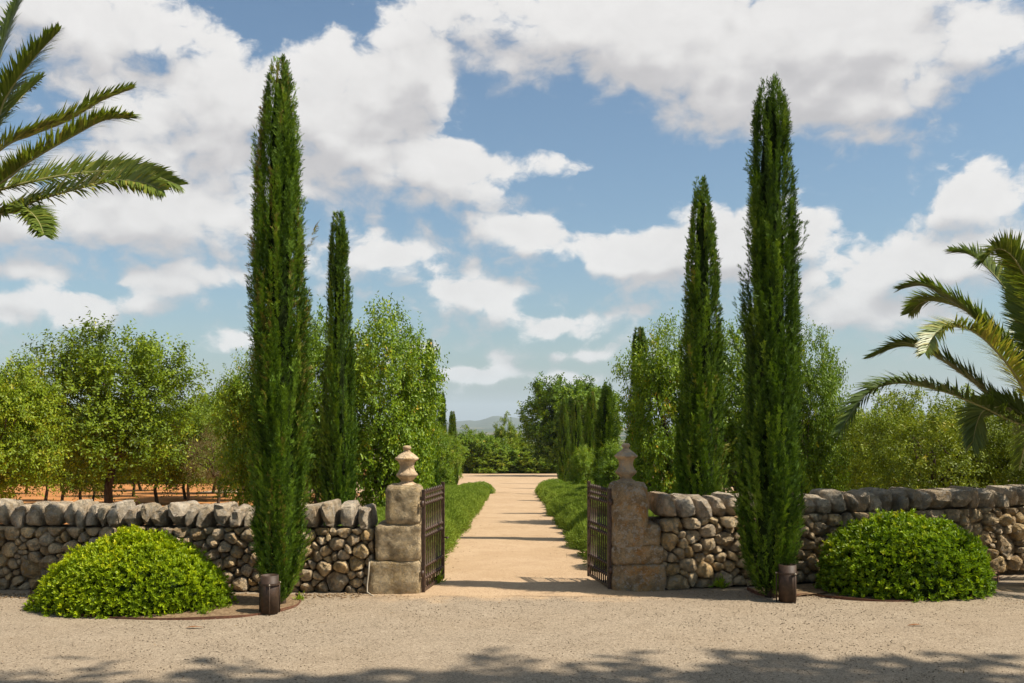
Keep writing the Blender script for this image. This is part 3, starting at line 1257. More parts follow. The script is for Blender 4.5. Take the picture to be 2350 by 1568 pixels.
P_D = [(0, .26), (.6, .33), (1.4, .31), (2.4, .26), (3.4, .205), (4.2, .17), (4.8, .11), (5.0, .05)]
cyD = cypress_mesh(404, 4.95, P_D, 700, .9, .06, 8)


def cyp_row(meshes, H, x, d, top, wpx, wref, label, group, rz):
    z0 = terrain(d)
    h = EYE - (top - HY) / FOC * d - z0
    w = wpx / FOC * d
    return cypress(meshes, ((x - CX) / FOC * d, d, z0), label, group, (w / wref, w / wref, h / H), rz)


cyp_row(cyC, 5.35, 1610, 16.0, 412, 112, .70, 'pointed cypress just behind the wall near the lichen-stained pillar', 'cypresses lining the path', 0)
cyp_row(cyD, 4.95, 778, 16.3, 497, 80, .64, 'slim dark cypress just behind the wall near the pale stacked pillar', 'cypresses lining the path', 0)
GRR = 'cypresses in the far row along the path'
LBR = 'slender cypress in the row lining the mounded border of the path'
for i, (x, d, top, w) in enumerate(((1468, 24, 757, 66), (1393, 32, 878, 60), (1356, 38.5, 902, 40), (1323, 46.5, 922, 36), (1295, 56, 916, 33))):
    cyp_row(cyC if i == 1 else cyD, 5.35 if i == 1 else 4.95, x, d, top, w, .64, LBR, GRR, 1.3 * i)
LBL = 'slender cypress among the leafy trees along the smooth border of the path'
for i, (x, d, top, w) in enumerate(((986, 35, 783, 40), (1014, 41, 902, 32), (1038, 48, 946, 28), (905, 24, 1010, 66), (950, 29, 1030, 50))):
    cyp_row(cyD, 4.95, x, d, top, w, .64, LBL, 'cypresses in the row behind the smooth border', .7 + 1.1 * i)

# ================================================================== CLIPPED SHRUBS IN FRONT
def bush_mesh(seed, rx, ry, h, n_ros, leaf, yellow=.0, cone=False):
    r = np.random.default_rng(seed)
    P, A, N, L, W, T = [], [], [], [], [], []
    k = 0
    while k < n_ros:
        th = r.random() * 2 * math.pi
        cz = r.random() ** .8
        rad = (1 - cz ** 1.8) ** .66 if cone else math.sqrt(max(0, 1 - cz ** 2.6))
        d = np.array([math.cos(th) * rad, math.sin(th) * rad, cz])
        lump = 1 + .07 * mnoise.noise(Vector(d) * 2.3 + Vector((seed, 0, 0))) + .06 * mnoise.noise(Vector(d) * 6 + Vector((seed, 0, 0)))
        dep = 1 - .15 * r.random() ** 1.4
        shoot = r.random() < .04
        if shoot:
            dep = 1 + r.uniform(.01, .05)
        base = d * np.array([rx, ry, h]) * lump * dep
        base[2] = max(base[2], .02)
        nrm = d / np.array([rx, ry, h])
        nrm /= np.linalg.norm(nrm)
        ax = nrm * 1.0 + np.array([0, 0, .55]) + r.normal(0, .32, 3)
        ax /= np.linalg.norm(ax)
        nl = r.integers(6, 10)
        a0 = r.random() * 6.28
        s1 = np.cross(ax, r.normal(size=3))
        s1 /= np.linalg.norm(s1)
        s2 = np.cross(ax, s1)
        an = a0 + np.arange(nl) * 2.4
        op = r.uniform(.35, 1.1, nl)
        dirs = ax[None] + (np.cos(an)[:, None] * s1 + np.sin(an)[:, None] * s2) * op[:, None]
        P.append(np.tile(base, (nl, 1)) - ax * r.uniform(.0, .03, nl)[:, None])
        A.append(dirs)
        N.append(np.tile(ax, (nl, 1)) + r.normal(0, .2, (nl, 3)))
        sz_ = r.uniform(.75, 1.3)
        L.append(leaf * sz_ * r.uniform(.7, 1.2, nl))
        W.append(leaf * sz_ * r.uniform(.30, .44, nl))
        patch = mnoise.noise(Vector(d) * 3.1 + Vector((0, seed, 0)))
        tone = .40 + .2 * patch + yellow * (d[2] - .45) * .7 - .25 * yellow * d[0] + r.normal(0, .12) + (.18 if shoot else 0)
        T.append(np.clip(tone + r.normal(0, .08, nl), 0, 1))
        k += 1
    P, A, N, L, W, T = [np.concatenate(a) for a in (P, A, N, L, W, T)]
    V, F, T = leaf_geo(P, A, N, L, W, T, .16, .10, .55)
    V[:, 2] = np.maximum(V[:, 2], .006)
    crown = mesh_np('leaves', V, F, T)
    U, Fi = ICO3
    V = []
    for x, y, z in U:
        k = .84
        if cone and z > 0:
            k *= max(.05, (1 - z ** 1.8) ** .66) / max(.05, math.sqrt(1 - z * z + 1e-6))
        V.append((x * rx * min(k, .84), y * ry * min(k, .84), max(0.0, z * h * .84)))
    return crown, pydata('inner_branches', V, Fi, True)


def bush(meshes, mat, loc, label, name='clipped_shrub', cat='shrub', group=None, scale=(1, 1, 1), rz=0, core=None):
    root = empty(name, loc, rz)
    root.scale = scale
    tag(root, label, cat, group)
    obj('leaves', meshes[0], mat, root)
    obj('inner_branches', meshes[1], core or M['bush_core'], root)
    return root


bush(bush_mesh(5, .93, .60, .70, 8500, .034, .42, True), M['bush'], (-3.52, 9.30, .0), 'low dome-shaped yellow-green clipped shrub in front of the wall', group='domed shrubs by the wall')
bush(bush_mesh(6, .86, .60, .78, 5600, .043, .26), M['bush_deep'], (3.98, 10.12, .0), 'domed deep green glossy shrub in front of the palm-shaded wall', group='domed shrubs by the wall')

# ================================================================== PATH BORDERS
def mound_mesh(seed, rx, ry, h, n, ln):
    r = np.random.default_rng(seed)
    th = r.random(n) * 2 * np.pi
    cz = r.random(n) ** .75
    rad = np.sqrt(np.maximum(0, 1 - cz ** 2.4))
    d = np.stack([np.cos(th) * rad, np.sin(th) * rad, cz], 1)
    lump = np.array([1 + .10 * mnoise.noise(Vector(q) * 2.6 + Vector((seed, 0, 0))) + .08 * mnoise.noise(Vector(q) * 8 + Vector((seed, 0, 0))) for q in d])
    dep = 1 - .14 * r.random(n)
    P = d * np.array([rx, ry, h]) * (lump * dep)[:, None]
    P[:, 2] = np.maximum(P[:, 2], .01)
    nrm = unit(d / np.array([rx, ry, h]))
    A = nrm * .8 + np.array([0, 0, .35]) + r.normal(0, .5, (n, 3))
    N = nrm + r.normal(0, .5, (n, 3))
    L = ln * r.uniform(.6, 1.3, n)
    W = r.uniform(.007, .012, n)
    patch = np.array([mnoise.noise(Vector(q) * 4 + Vector((0, seed, 0))) for q in d])
    T = np.clip(.46 + .2 * patch + r.normal(0, .13, n), 0, 1)
    V, F, T = leaf_geo(P, A, N, L, W, T, .15, .05, .4)
    V[:, 2] = np.maximum(V[:, 2], .004)
    crown = mesh_np('leaves', V, F, T)
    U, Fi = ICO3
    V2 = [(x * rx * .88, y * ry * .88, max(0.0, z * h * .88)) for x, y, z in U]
    return crown, pydata('inner_branches', V2, Fi, True)


mounds = [mound_mesh(40 + i, .62, .78, .40, 10000, .058) for i in range(3)]
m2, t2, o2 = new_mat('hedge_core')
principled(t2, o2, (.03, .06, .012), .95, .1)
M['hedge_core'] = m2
rr_ = np.random.default_rng(77)
LL = 'soft green low shrub in the smooth border beside the sandy path'
LR = 'mounded green low shrub in the rippled border beside the sandy path'
d = 11.75
i = 0
while d < 38.5:
    s = rr_.uniform(.96, 1.08)
    bush(mounds[i % 3], M['hedge'], (-1.50 + rr_.normal(0, .02), d, terrain(d) - .005), LL, 'border_shrub', 'shrub', 'shrubs in the smooth border', (s * 1.02, s * 1.0, s * (1.22 if d < 24 else 1.05)), rr_.choice([0, math.pi]), M['hedge_core'])
    bush(mounds[(i + 1) % 3], M['hedge'], (-2.35 + rr_.normal(0, .05), d + .3, terrain(d) - .005), LL, 'border_shrub', 'shrub', 'shrubs in the smooth border', (s, s, s * .9), rr_.choice([0, math.pi]), M['hedge_core'])
    d += .82
    i += 1
d = 12.2
while d < 42:
    s = rr_.uniform(.88, 1.12)
    bush(mounds[i % 3], M['hedge'], (1.56 + rr_.normal(0, .05), d, terrain(d) - .005), LR, 'border_shrub', 'shrub', 'shrubs in the rippled border', (s, s * .86, s * rr_.uniform(1.0, 1.25)), rr_.choice([0, math.pi]), M['hedge_core'])
    bush(mounds[(i + 1) % 3], M['hedge'], (2.45 + rr_.normal(0, .06), d + .5, terrain(d) - .005), LR, 'border_shrub', 'shrub', 'shrubs in the rippled border', (s, s, s * 1.0), rr_.choice([0, math.pi]), M['hedge_core'])
    d += 1.42
    i += 1
dkb = mound_mesh(55, .75, .75, .55, 8000, .06)
for (x, dd, s, lb) in ((-1.30, 39.6, .85, 'dark round shrub ending the smooth border at the clearing'), (1.75, 42.6, .95, 'dark round shrub ending the rippled border at the clearing')):
    bush(dkb, M['bush_deep'], (x, dd, terrain(dd)), lb, 'round_shrub', 'shrub', None, (s, s, s), 0, M['hedge_core'])


# ================================================================== BROADLEAF TREES
def tree_mesh(seed, H, cw, cb, n_clump, twigs, per, leaf, lw=.45, trunk_r=.09, lean=.0, upright=.45, forks=9, bark_vis=True, ymul=1.0, tone=.45, inner=.35, ground_skirt=False):
    """H total height, cw crown width, cb crown base height"""
    r = np.random.default_rng(seed)
    rx, rz = cw / 2, (H - cb) / 2
    cc = np.array([lean * H, 0, cb + rz])
    C = []
    while len(C) < n_clump:
        u = rand_dir(1, r)[0]
        rad = r.uniform(inner ** 3, 1) ** (1 / 3.0)
        k = 1 + .30 * mnoise.noise(Vector(u) * 1.5 + Vector((seed * 1.7, 0, 0))) + .30 * mnoise.noise(Vector(u) * 3.7 + Vector((0, seed, 0)))
        if u[2] < 0:
            k *= 1.0 if ground_skirt else .92
        u = np.sign(u) * np.abs(u) ** .82
        C.append(np.append(u * rad * k, [rad]))
    C = np.array(C)
    cen = cc + C[:, :3] * np.array([rx * .93, rx * .93 * ymul, rz * .95])
    P, A, N, L, W, T = [], [], [], [], [], []
    for i in range(n_clump):
        o = unit(C[i, :3] + np.array([0, 0, upright]))
        ct = np.clip(r.normal(tone, .12), 0, 1)
        for k in range(twigs):
            td = unit(o * .9 + r.normal(0, .62, 3) + np.array([0, 0, .12]))
            tl = r.uniform(.22, .6) * (H / 4.2) ** .5
            b = cen[i] + r.normal(0, .10, 3) * (H / 4.0)
            q = (np.arange(per) + r.random(per) * .6) / per
            pts = b + td * (tl * q)[:, None] + np.array([0, 0, -.06]) * (q ** 2)[:, None]
            sd_ = unit(np.cross(td, r.normal(size=3)))
            s2 = np.cross(td, sd_)
            an = np.arange(per) * 2.2 + r.random() * 6
            dirs = td * .55 + np.cos(an)[:, None] * sd_ + np.sin(an)[:, None] * s2
            P.append(pts)
            A.append(dirs)
            N.append(np.tile(td, (per, 1)) + np.array([0, 0, .5]) + r.normal(0, .45, (per, 3)))
            L.append(leaf * r.uniform(.7, 1.25, per))
            W.append(leaf * lw * r.uniform(.8, 1.2, per))
            T.append(np.clip(ct + r.normal(0, .12, per) + (.45 if r.random() < .012 else 0), 0, 1))
    P, A, N, L, W, T = [np.concatenate(a) for a in (P, A, N, L, W, T)]
    V, F, T = leaf_geo(P, A, N, L, W, T, .18, .10, .52)
    V[:, 2] = np.maximum(V[:, 2], .02)
    crown = mesh_np('crown', V, F, T)
    # trunk and limbs
    V, F = [], []
    top = np.array([lean * cb + r.normal(0, .04), r.normal(0, .04), max(cb, .05 * H) + .12 * H])
    mid = np.array([r.normal(0, .05), r.normal(0, .05), top[2] * .5])
    tube([(0, 0, -.15), (0, 0, .05), tuple(mid), tuple(top)], [trunk_r * 1.5, trunk_r * 1.15, trunk_r, trunk_r * .85], 9, V, F)
    trunk = pydata('trunk', V, F, True)
    V, F = [], []
    far = np.argsort(-C[:, 3])
    pick = [far[j] for j in r.choice(min(n_clump, n_clump), size=min(forks, n_clump), replace=False)]
    for j in pick:
        e = cen[j]
        m1 = top + (e - top) * .35 + r.normal(0, .12, 3) + np.array([0, 0, .05])
        m2_ = top + (e - top) * .7 + r.normal(0, .12, 3)
        tube([tuple(top - [0, 0, .08]), tuple(m1), tuple(m2_), tuple(e)], [trunk_r * .6, trunk_r * .42, trunk_r * .26, trunk_r * .10], 6, V, F)
        for _ in range(2):
            e2 = cen[r.integers(n_clump)]
            if np.linalg.norm(e2 - m2_) < cw * .35:
                tube([tuple(m2_), tuple((m2_ + e2) / 2 + r.normal(0, .06, 3)), tuple(e2)], [trunk_r * .22, trunk_r * .14, trunk_r * .06], 5, V, F)
    limbs = pydata('limb', V, F, True)
    return crown, trunk, limbs, H, cw


def tree(tm, mat, loc, label, cat='tree', group=None, scale=(1, 1, 1), rz=0, name='leafy_tree'):
    root = empty(name, loc, rz)
    root.scale = scale
    tag(root, label, cat, group)
    obj('crown', tm[0], mat, root)
    t = obj('trunk', tm[1], M['bark'], root)
    obj('limb', tm[2], M['bark'], t)
    return root


def tree_px(tm, mat, x, d, top, w, label, group=None, rz=None, name='leafy_tree', zoff=0.0):
    z0 = terrain(d) + zoff
    h = EYE - (top - HY) / FOC * d - z0
    ww = w / FOC * d
    if rz is None:
        rz = (x * 12.9898) % 6.28
    return tree(tm, mat, ((x - CX) / FOC * d, d, z0), label, 'tree', group, (ww / tm[4], ww / tm[4], h / tm[3]), rz, name)


tmA = tree_mesh(501, 4.6, 4.1, .88, 480, 9, 9, .100, .52, .10, upright=.55, forks=18, inner=.45)
tmB = tree_mesh(502, 4.6, 3.4, .12, 430, 9, 9, .100, .56, .09, upright=.5, forks=16, inner=.45)
tmE = tree_mesh(512, 4.6, 3.8, .25, 460, 9, 9, .102, .56, .09, upright=.5, forks=16, inner=.45)
tmC = tree_mesh(503, 3.2, 2.6, .52, 300, 8, 9, .095, .42, .055, lean=.05, forks=9)
tmD = tree_mesh(504, 3.2, 2.8, .58, 300, 8, 9, .095, .42, .055, lean=-.06, forks=9)
tmO = tree_mesh(505, 3.0, 4.2, .30, 460, 9, 9, .074, .45, .11, upright=.3, forks=16, inner=.2)
tmS = tree_mesh(506, 4.2, 4.2, -1.6, 330, 9, 9, .16, .55, .07, upright=.15, forks=8, ground_skirt=True, tone=.6)
tmBig = tree_mesh(507, 7.6, 8.0, .5, 480, 9, 9, .24, .6, .2, upright=.5, forks=14, inner=.25)
tmDry = tree_mesh(508, 3.0, 2.4, .7, 150, 8, 8, .07, .26, .06, forks=16)

# --- orchard on the left
tree_px(tmA, M['almond'], 250, 24, 770, 375, 'large round orchard tree with thick dark trunk on orange soil', 'orchard trees')
tree_px(tmA, M['almond'], -20, 17.5, 838, 300, 'broad bright tree whose foliage hangs down to the wall beside the big orchard tree', 'orchard trees', rz=2.2)
SM = 'small slender-trunked orchard tree on orange soil beyond the wall'
for i, (x, d, top, w) in enumerate(((105, 33, 965, 125), (141, 28.5, 935, 120), (186, 29, 985, 130), (212, 31, 985, 100), (306, 37, 975, 120), (322, 44, 985, 110), (360, 31, 945, 150), (425, 34, 955, 120), (434, 30, 925, 130),
                                    (489, 40, 930, 120), (516, 36, 915, 130), (548, 33, 900, 140), (60, 40, 960, 110))):
    tree_px(tmC if i % 2 else tmD, M['almond'], x, d, top, w * 1.3, SM, 'small orchard trees')
tree_px(tmDry, M['dry'], 500, 27, 985, 140, 'small bare-twigged brownish tree between green orchard trees', 'orchard trees')
tree_px(tmB, M['carob'], 600, 21, 818, 190, 'leafy tree standing behind the tall cypress by the yellow-green shrub', 'orchard trees')
FB = 'tree in the band closing off the orchard'
for i, (x, d, top, w) in enumerate(((-40, 62, 930, 200), (60, 58, 925, 170), (150, 64, 945, 170), (240, 60, 940, 170), (330, 63, 960, 160), (400, 58, 950, 150), (470, 64, 925, 150), (540, 60, 915, 150), (610, 64, 900, 150), (680, 60, 900, 140))):
    tree_px(tmS, M['almond'], x, d, top, w, FB, 'trees closing the orchard')
# --- leafy trees along the path, left side
tree_px(tmE, M['carob'], 728, 20.5, 748, 235, 'leafy tree between the two cypresses near the pale pillar', 'leafy trees along the path')
tree_px(tmE, M['carob'], 876, 20.5, 742, 268, 'tallest dense leafy tree rising above the pale pillar finial', 'leafy trees along the path', rz=1.0)
tree_px(tmB, M['carob'], 945, 27, 862, 105, 'leafy tree with yellowing leaves just past the tallest leafy tree', 'leafy trees along the path')
tree_px(tmB, M['carob'], 1003, 37, 985, 80, 'small leafy tree further along the smooth border', 'leafy trees along the path')
tree_px(tmB, M['carob'], 1032, 52, 1010, 56, 'smallest leafy tree at the far end of the smooth border', 'leafy trees along the path')
# --- right side
tree_px(tmB, M['carob'], 1540, 20.5, 756, 200, 'leafy tree beside the pointed cypress, above the lichen-stained pillar', 'leafy trees along the path', rz=.6)
tree_px(tmE, M['carob'], 1690, 21.5, 775, 250, 'leafy tree between the pointed cypress and the tall front cypress', 'leafy trees along the path')
tree_px(tmE, M['carob'], 1850, 19.5, 790, 180, 'leafy tree just past the tall cypress beside the palm', 'leafy trees along the path', rz=2.9)
tree_px(tmB, M['carob'], 1425, 27.5, 1020, 110, 'low leafy tree between slender cypresses in the mounded border', 'leafy trees along the path', rz=4.4)
tree_px(tmB, M['carob'], 1342, 36, 1030, 70, 'lower leafy tree spilling over the far mounded border', 'leafy trees along the path')
# --- right field
tree_px(tmO, M['olive'], 2145, 18.2, 915, 400, 'wide spreading tree with dark forked limbs behind the palm-shaded wall', 'spreading trees right of the gate', rz=.4)
tree_px(tmO, M['olive'], 2390, 17.5, 945, 300, 'spreading tree hidden behind the palm fronds', 'spreading trees right of the gate', rz=2.0)
tree_px(tmD, M['olive'], 1985, 26, 950, 150, 'small thin-trunked tree before the field wall', 'spreading trees right of the gate')
for i, (x, d, top, w) in enumerate(((1900, 46, 950, 150), (2000, 44, 930, 170), (2110, 48, 940, 170), (2220, 46, 930, 170), (2330, 44, 940, 170), (2440, 46, 930, 170), (1790, 50, 930, 150), (1690, 52, 930, 150))):
    tree_px(tmS, M['olive'], x, d, top, w, 'tree in the band behind the field wall', 'trees behind the field wall')
# --- across the clearing
tree_px(tmBig, M['carob'], 1318, 84, 866, 235, 'big dark green tree across the clearing behind the slender cypresses', None, rz=1.1)
FR = 'bushy tree in the row across the sandy clearing'
for i, (x, d, top, w) in enumerate(((1030, 101, 990, 70), (1066, 103, 985, 62), (1098, 102, 978, 58), (1122, 101.5, 1012, 60), (1150, 102.5, 1008, 62), (1208, 103, 1000, 60), (1262, 101.5, 1035, 66), (1300, 103, 1030, 66), (1345, 102, 1030, 70), (1400, 103, 1030, 80), (990, 102, 985, 70))):
    tree_px(tmS if i % 2 else tmBig, M['almond'] if i % 3 else M['carob'], x, d, top + 12, w * 1.75, FR, 'bushy trees across the clearing')
tree_px(tmS, M['pine'], 1162, 108, 972, 78, 'brownish conical tree behind the row across the clearing', None)
tree_px(tmS, M['dry'], 1192, 105, 1005, 36, 'dry brown bush in the row across the clearing', None)
tree_px(tmS, M['olive'], 1232, 101, 1042, 90, 'yellowish rounded bush below the big dark tree', None)

# ================================================================== PALMS
def catmull(pts, n):
    pts = [np.array(p, float) for p in pts]
    P = [2 * pts[0] - pts[1]] + pts + [2 * pts[-1] - pts[-2]]
    out = []
    seg = len(pts) - 1
    for i in range(n):
        t = i / (n - 1) * seg
        k = min(int(t), seg - 1)
        f = t - k
        p0, p1, p2, p3 = P[k], P[k + 1], P[k + 2], P[k + 3]
        out.append(.5 * ((2 * p1) + (-p0 + p2) * f + (2 * p0 - 5 * p1 + 4 * p2 - p3) * f * f + (-p0 + 3 * p1 - 3 * p2 + p3) * f ** 3))
    return np.array(out)


def frond(root, pts, r, n_leaf=150, ll=.30, yellow=0.0, vee=.5, start=.10):
    c = catmull(pts, n_leaf)
    tan = unit(np.gradient(c, axis=0))
    up = np.array([0, 0, 1.0]) + r.normal(0, .2, 3)
    side = unit(np.cross(tan, up))
    nrm = np.cross(side, tan)
    roll = r.normal(0, .35)
    V, F, T = [], [], []
    for i in range(n_leaf):
        s = i / (n_leaf - 1)
        if s < start:
            continue
        rl = roll * (.3 + .7 * s)
        sv = side[i] * math.cos(rl) + nrm[i] * math.sin(rl)
        nv = nrm[i] * math.cos(rl) - side[i] * math.sin(rl)
        env = ll * (math.sin(math.pi * min(1, (s - start * .3) * .86 + .12)) ** .5)
        for sg in (-1, 1):
            L = env * r.uniform(.82, 1.12)
            lift = vee * r.uniform(-.15, 1.5)
            dr = tan[i] * (.70 + .7 * s) + sv * sg * (1.0 - .2 * s) + nv * lift + r.normal(0, .08, 3)
            dr /= np.linalg.norm(dr)
            wv = np.cross(dr, nv * .8 + sv * sg * -.5)
            wv /= np.linalg.norm(wv)
            w = .0105 * r.uniform(.8, 1.2)
            b0 = c[i]
            p1 = b0 + dr * L * .45
            p2 = b0 + dr * L + np.array([0, 0, -L * r.uniform(.02, .20)])
            k = len(V)
            V += [b0 + wv * w * .6, b0 - wv * w * .6, p1 + wv * w, p1 - wv * w, p2]
            F += [(k, k + 1, k + 3), (k, k + 3, k + 2), (k + 2, k + 3, k + 4)]
            tone = np.clip(.45 + yellow + r.normal(0, .14) + .12 * (1 - s), 0, 1)
            T += [tone] * 5
    me = mesh_np('frond', np.array(V), np.array(F), np.array(T))
    f = obj('frond', me, M['palm'], root)
    cr = c[::6]
    V, F = tube([tuple(p) for p in cr], list(np.linspace(.017, .003, len(cr))), 6)
    obj('midrib', pydata('midrib', V, F, True), M['rib'], f)
    return f


def palm(base, crown, fronds, extra, label, seed, ll=.3, spread=1.0):
    """fronds: lists of (x, y, depth offset) on the measuring grid; extra: list of (azimuth, rise, length)"""
    r = np.random.default_rng(seed)
    root = empty('palm_tree', (base[0], base[1], 0))
    tag(root, label, 'palm', 'palms beside the wall')
    H = crown[2]
    # trunk with ringed leaf scars
    V, F = [], []
    n = int(H / .06)
    prof = []
    for i in range(n + 1):
        z = -.1 + (H + .05) * i / n
        rad = .20 + .05 * math.exp(-((z) / .3) ** 2) + (.018 if i % 2 else 0) + .05 * math.exp(-((z - H) / .35) ** 2)
        prof.append((rad, z))
    V, F = lathe(prof, 16)
    V = [(x * (1 + .08 * fbm((x * 8, y * 8, z * 8))), y * (1 + .08 * fbm((x * 8, y * 8 + 3, z * 8))), z) for x, y, z in V]
    obj('trunk', pydata('trunk', V, F, False), M['bark'], root)
    C = np.array([0, 0, H])
    for (pl, dz, yl) in fronds:
        pts = [C + r.normal(0, .04, 3)]
        m = len(pl)
        for k, (x, y) in enumerate(pl):
            dd = base[1] + dz * (k + 1) / m
            w = px(x - (12 * (k + 1) / m if x < 600 else 0), y, dd)
            pts.append(np.array([w.x - base[0], w.y - base[1], w.z]))
        frond(root, pts, r, 270, ll, yl + .12)
    for (a, rise, ln) in extra:
        dx, dy = math.cos(a), math.sin(a)
        pts = [C + r.normal(0, .04, 3)]
        for s in (.25, .5, .75, 1.0):
            hor = ln * (s * math.cos(rise) * (1 - .08 * s))
            ver = ln * (s * math.sin(rise) - .55 * s * s * math.cos(rise))
            pts.append(C + np.array([dx * hor, dy * hor, ver]))
        frond(root, pts, r, 110, ll, r.normal(0, .08))
    return root


# left palm: only its right-hand fronds reach into the picture
LPb = (-5.75, 9.7)
lc = (LPb[0], LPb[1], EYE - (500 - HY) / FOC * 9.7)
lf = [([(-40, 290), (0, 150), (30, 60), (58, -4)], .5, -.05), ([(-30, 320), (22, 218), (85, 135), (146, 72)], -.3, .0), ([(-40, 340), (0, 283), (55, 225), (103, 183)], .9, -.1),
      ([(0, 345), (80, 308), (163, 276), (240, 232), (311, 204)], .4, .1), ([(0, 421), (72, 370), (181, 308), (250, 275), (313, 268)], -.5, .05),
      ([(0, 436), (145, 403), (260, 392), (340, 396), (422, 424)], .2, .2), ([(0, 490), (109, 453), (254, 417), (330, 417), (386, 436)], -.7, .15),
      ([(20, 488), (65, 482), (95, 505), (113, 538)], -.9, .1)]
ex = [(a, rs, ln) for a, rs, ln in zip(np.linspace(2.0, 4.6, 14), [.9, .3, 1.1, .5, .2, 1.2, .7, .1, 1.0, .4, .8, .3, 1.1, .6], [2.2, 2.3, 2.0, 2.4, 2.1, 2.2, 2.3, 2.0, 2.3, 2.2, 2.1, 2.3, 2.2, 2.0])]
palm(LPb, lc, lf, ex, 'tall palm whose upright fronds arch against the clouds beside the yellow-green shrub', 61, .29)
RPb = (5.75, 10.6)
rc = (RPb[0], RPb[1], EYE - (985 - HY) / FOC * 10.6)
rf = [([(2330, 968), (2257, 934), (2165, 898), (2060, 879), (1985, 908), (1927, 990)], -.8, -.15), ([(2330, 950), (2270, 905), (2200, 852), (2121, 804), (2064, 795), (2002, 818)], .8, -.1),
      ([(2350, 895), (2315, 839), (2253, 773), (2200, 749), (2152, 760), (2124, 808)], -1.3, .22), ([(2360, 880), (2300, 795), (2231, 725), (2178, 685), (2121, 656), (2071, 661)], .5, -.12),
      ([(2360, 870), (2300, 780), (2230, 720), (2170, 695), (2121, 692), (2088, 718)], 1.4, -.1), ([(2390, 820), (2350, 725), (2310, 667), (2275, 624), (2231, 586), (2187, 577)], .9, -.08),
      ([(2400, 800), (2385, 690), (2350, 628), (2319, 584), (2288, 571), (2257, 595)], -.6, .1), ([(2370, 960), (2310, 935), (2262, 940), (2244, 966), (2231, 1020)], .3, -.1),
      ([(2390, 850), (2365, 760), (2345, 680), (2330, 600)], .2, .0)]
ex = [(a, rs, ln) for a, rs, ln in zip(np.linspace(-1.35, 1.5, 13), [.9, .3, 1.1, .5, .2, 1.2, .7, .1, 1.0, .4, .8, .3, 1.1], [2.0, 2.2, 2.0, 2.1, 2.0, 2.2, 2.2, 2.0, 2.2, 2.2, 2.1, 2.2, 2.2])]
palm(RPb, rc, rf, ex, 'low palm with drooping arched fronds above the shaded wall', 62, .33)

# ================================================================== LAMPS, EDGING, PIPE
def lamp(loc, rz, label, s=1.0):
    root = empty('bollard_lamp', loc, rz)
    root.scale = (s, s, s)
    tag(root, label, 'lamp', 'rusty path lamps')
    ro, ri = .086, .079
    V, F = lathe([(ro, .012), (ro, .372), (ri, .372), (ri, .14)], 32)
    obj('tube', pydata('tube', V, F, True), M['corten'], root)
    # hoop held off the tube
    V, F = [], []
    n = 32
    for k in range(n):
        a = 2 * math.pi * k / n
        for (rr2, z) in ((.094, .282), (.100, .282), (.100, .300), (.094, .300)):
            V.append((rr2 * math.cos(a), rr2 * math.sin(a), z))
    for k in range(n):
        for j in range(4):
            F.append((k * 4 + j, ((k + 1) % n) * 4 + j, ((k + 1) % n) * 4 + (j + 1) % 4, k * 4 + (j + 1) % 4))
    obj('hoop', pydata('hoop', V, F), M['corten'], root)
    for a in (-1.35, .75, 2.85):
        ca, sa = math.cos(a), math.sin(a)
        V, F = tube([(.107 * ca, .107 * sa, -.03), (.107 * ca, .107 * sa, .302)], [.0065, .0065], 7)
        o = obj('rod', pydata('rod', V, F, True), M['corten'], root)
        V, F = tube([(.092 * ca, .092 * sa, .291), (.118 * ca, .118 * sa, .291)], [.008, .008], 8)
        obj('bolt', pydata('bolt', V, F, True), M['pipe'], o)
    return root


gx_, gy_ = ground_px(613, 1413)
lamp((gx_, gy_ + .09, 0), .0, 'rusty cylinder lamp at the foot of the cypress by the yellow-green shrub', .94)
gx_, gy_ = ground_px(1802, 1378)
lamp((gx_, gy_ - .08, 0), .25, 'rusty cylinder lamp beside the deep green shrub', .97)


def edging(pts, label):
    c = catmull([(p[0], p[1], 0) for p in pts], 70)
    V, F = [], []
    tan = np.gradient(c, axis=0)
    for i, p in enumerate(c):
        t = tan[i] / np.linalg.norm(tan[i])
        nx, ny = -t[1], t[0]
        h = .024 + .005 * math.sin(i * .4)
        for (o, z) in ((-.004, -.03), (-.004, h), (.004, h), (.004, -.03)):
            V.append((p[0] + nx * o, p[1] + ny * o, z))
    for i in range(len(c) - 1):
        for k in range(4):
            a, b = i * 4 + k, i * 4 + (k + 1) % 4
            F.append((a, b, b + 4, a + 4))
    return tag(obj('steel_edging', pydata('steel_edging', V, F), M['edging']), label, 'edging', 'rusty bed edging')


edging(EDGE_L, 'rusty steel edging strip around the yellow-green shrub and cypress bed')
edging(EDGE_R, 'rusty steel edging strip around the deep green shrub bed')
V, F = tube([(-1.425, 9.955, .33), (-1.435, 9.945, .2), (-1.445, 9.93, .1), (-1.44, 9.90, .035), (-1.40, 9.88, .012), (-1.33, 9.88, -.02)], [.008] * 6, 8)
tag(obj('conduit_pipe', pydata('conduit_pipe', V, F, True), M['pipe']), 'thin pale pipe running down beside the pale pillar foot', 'pipe')

# ================================================================== SMALL STUFF
r3 = np.random.default_rng(91)


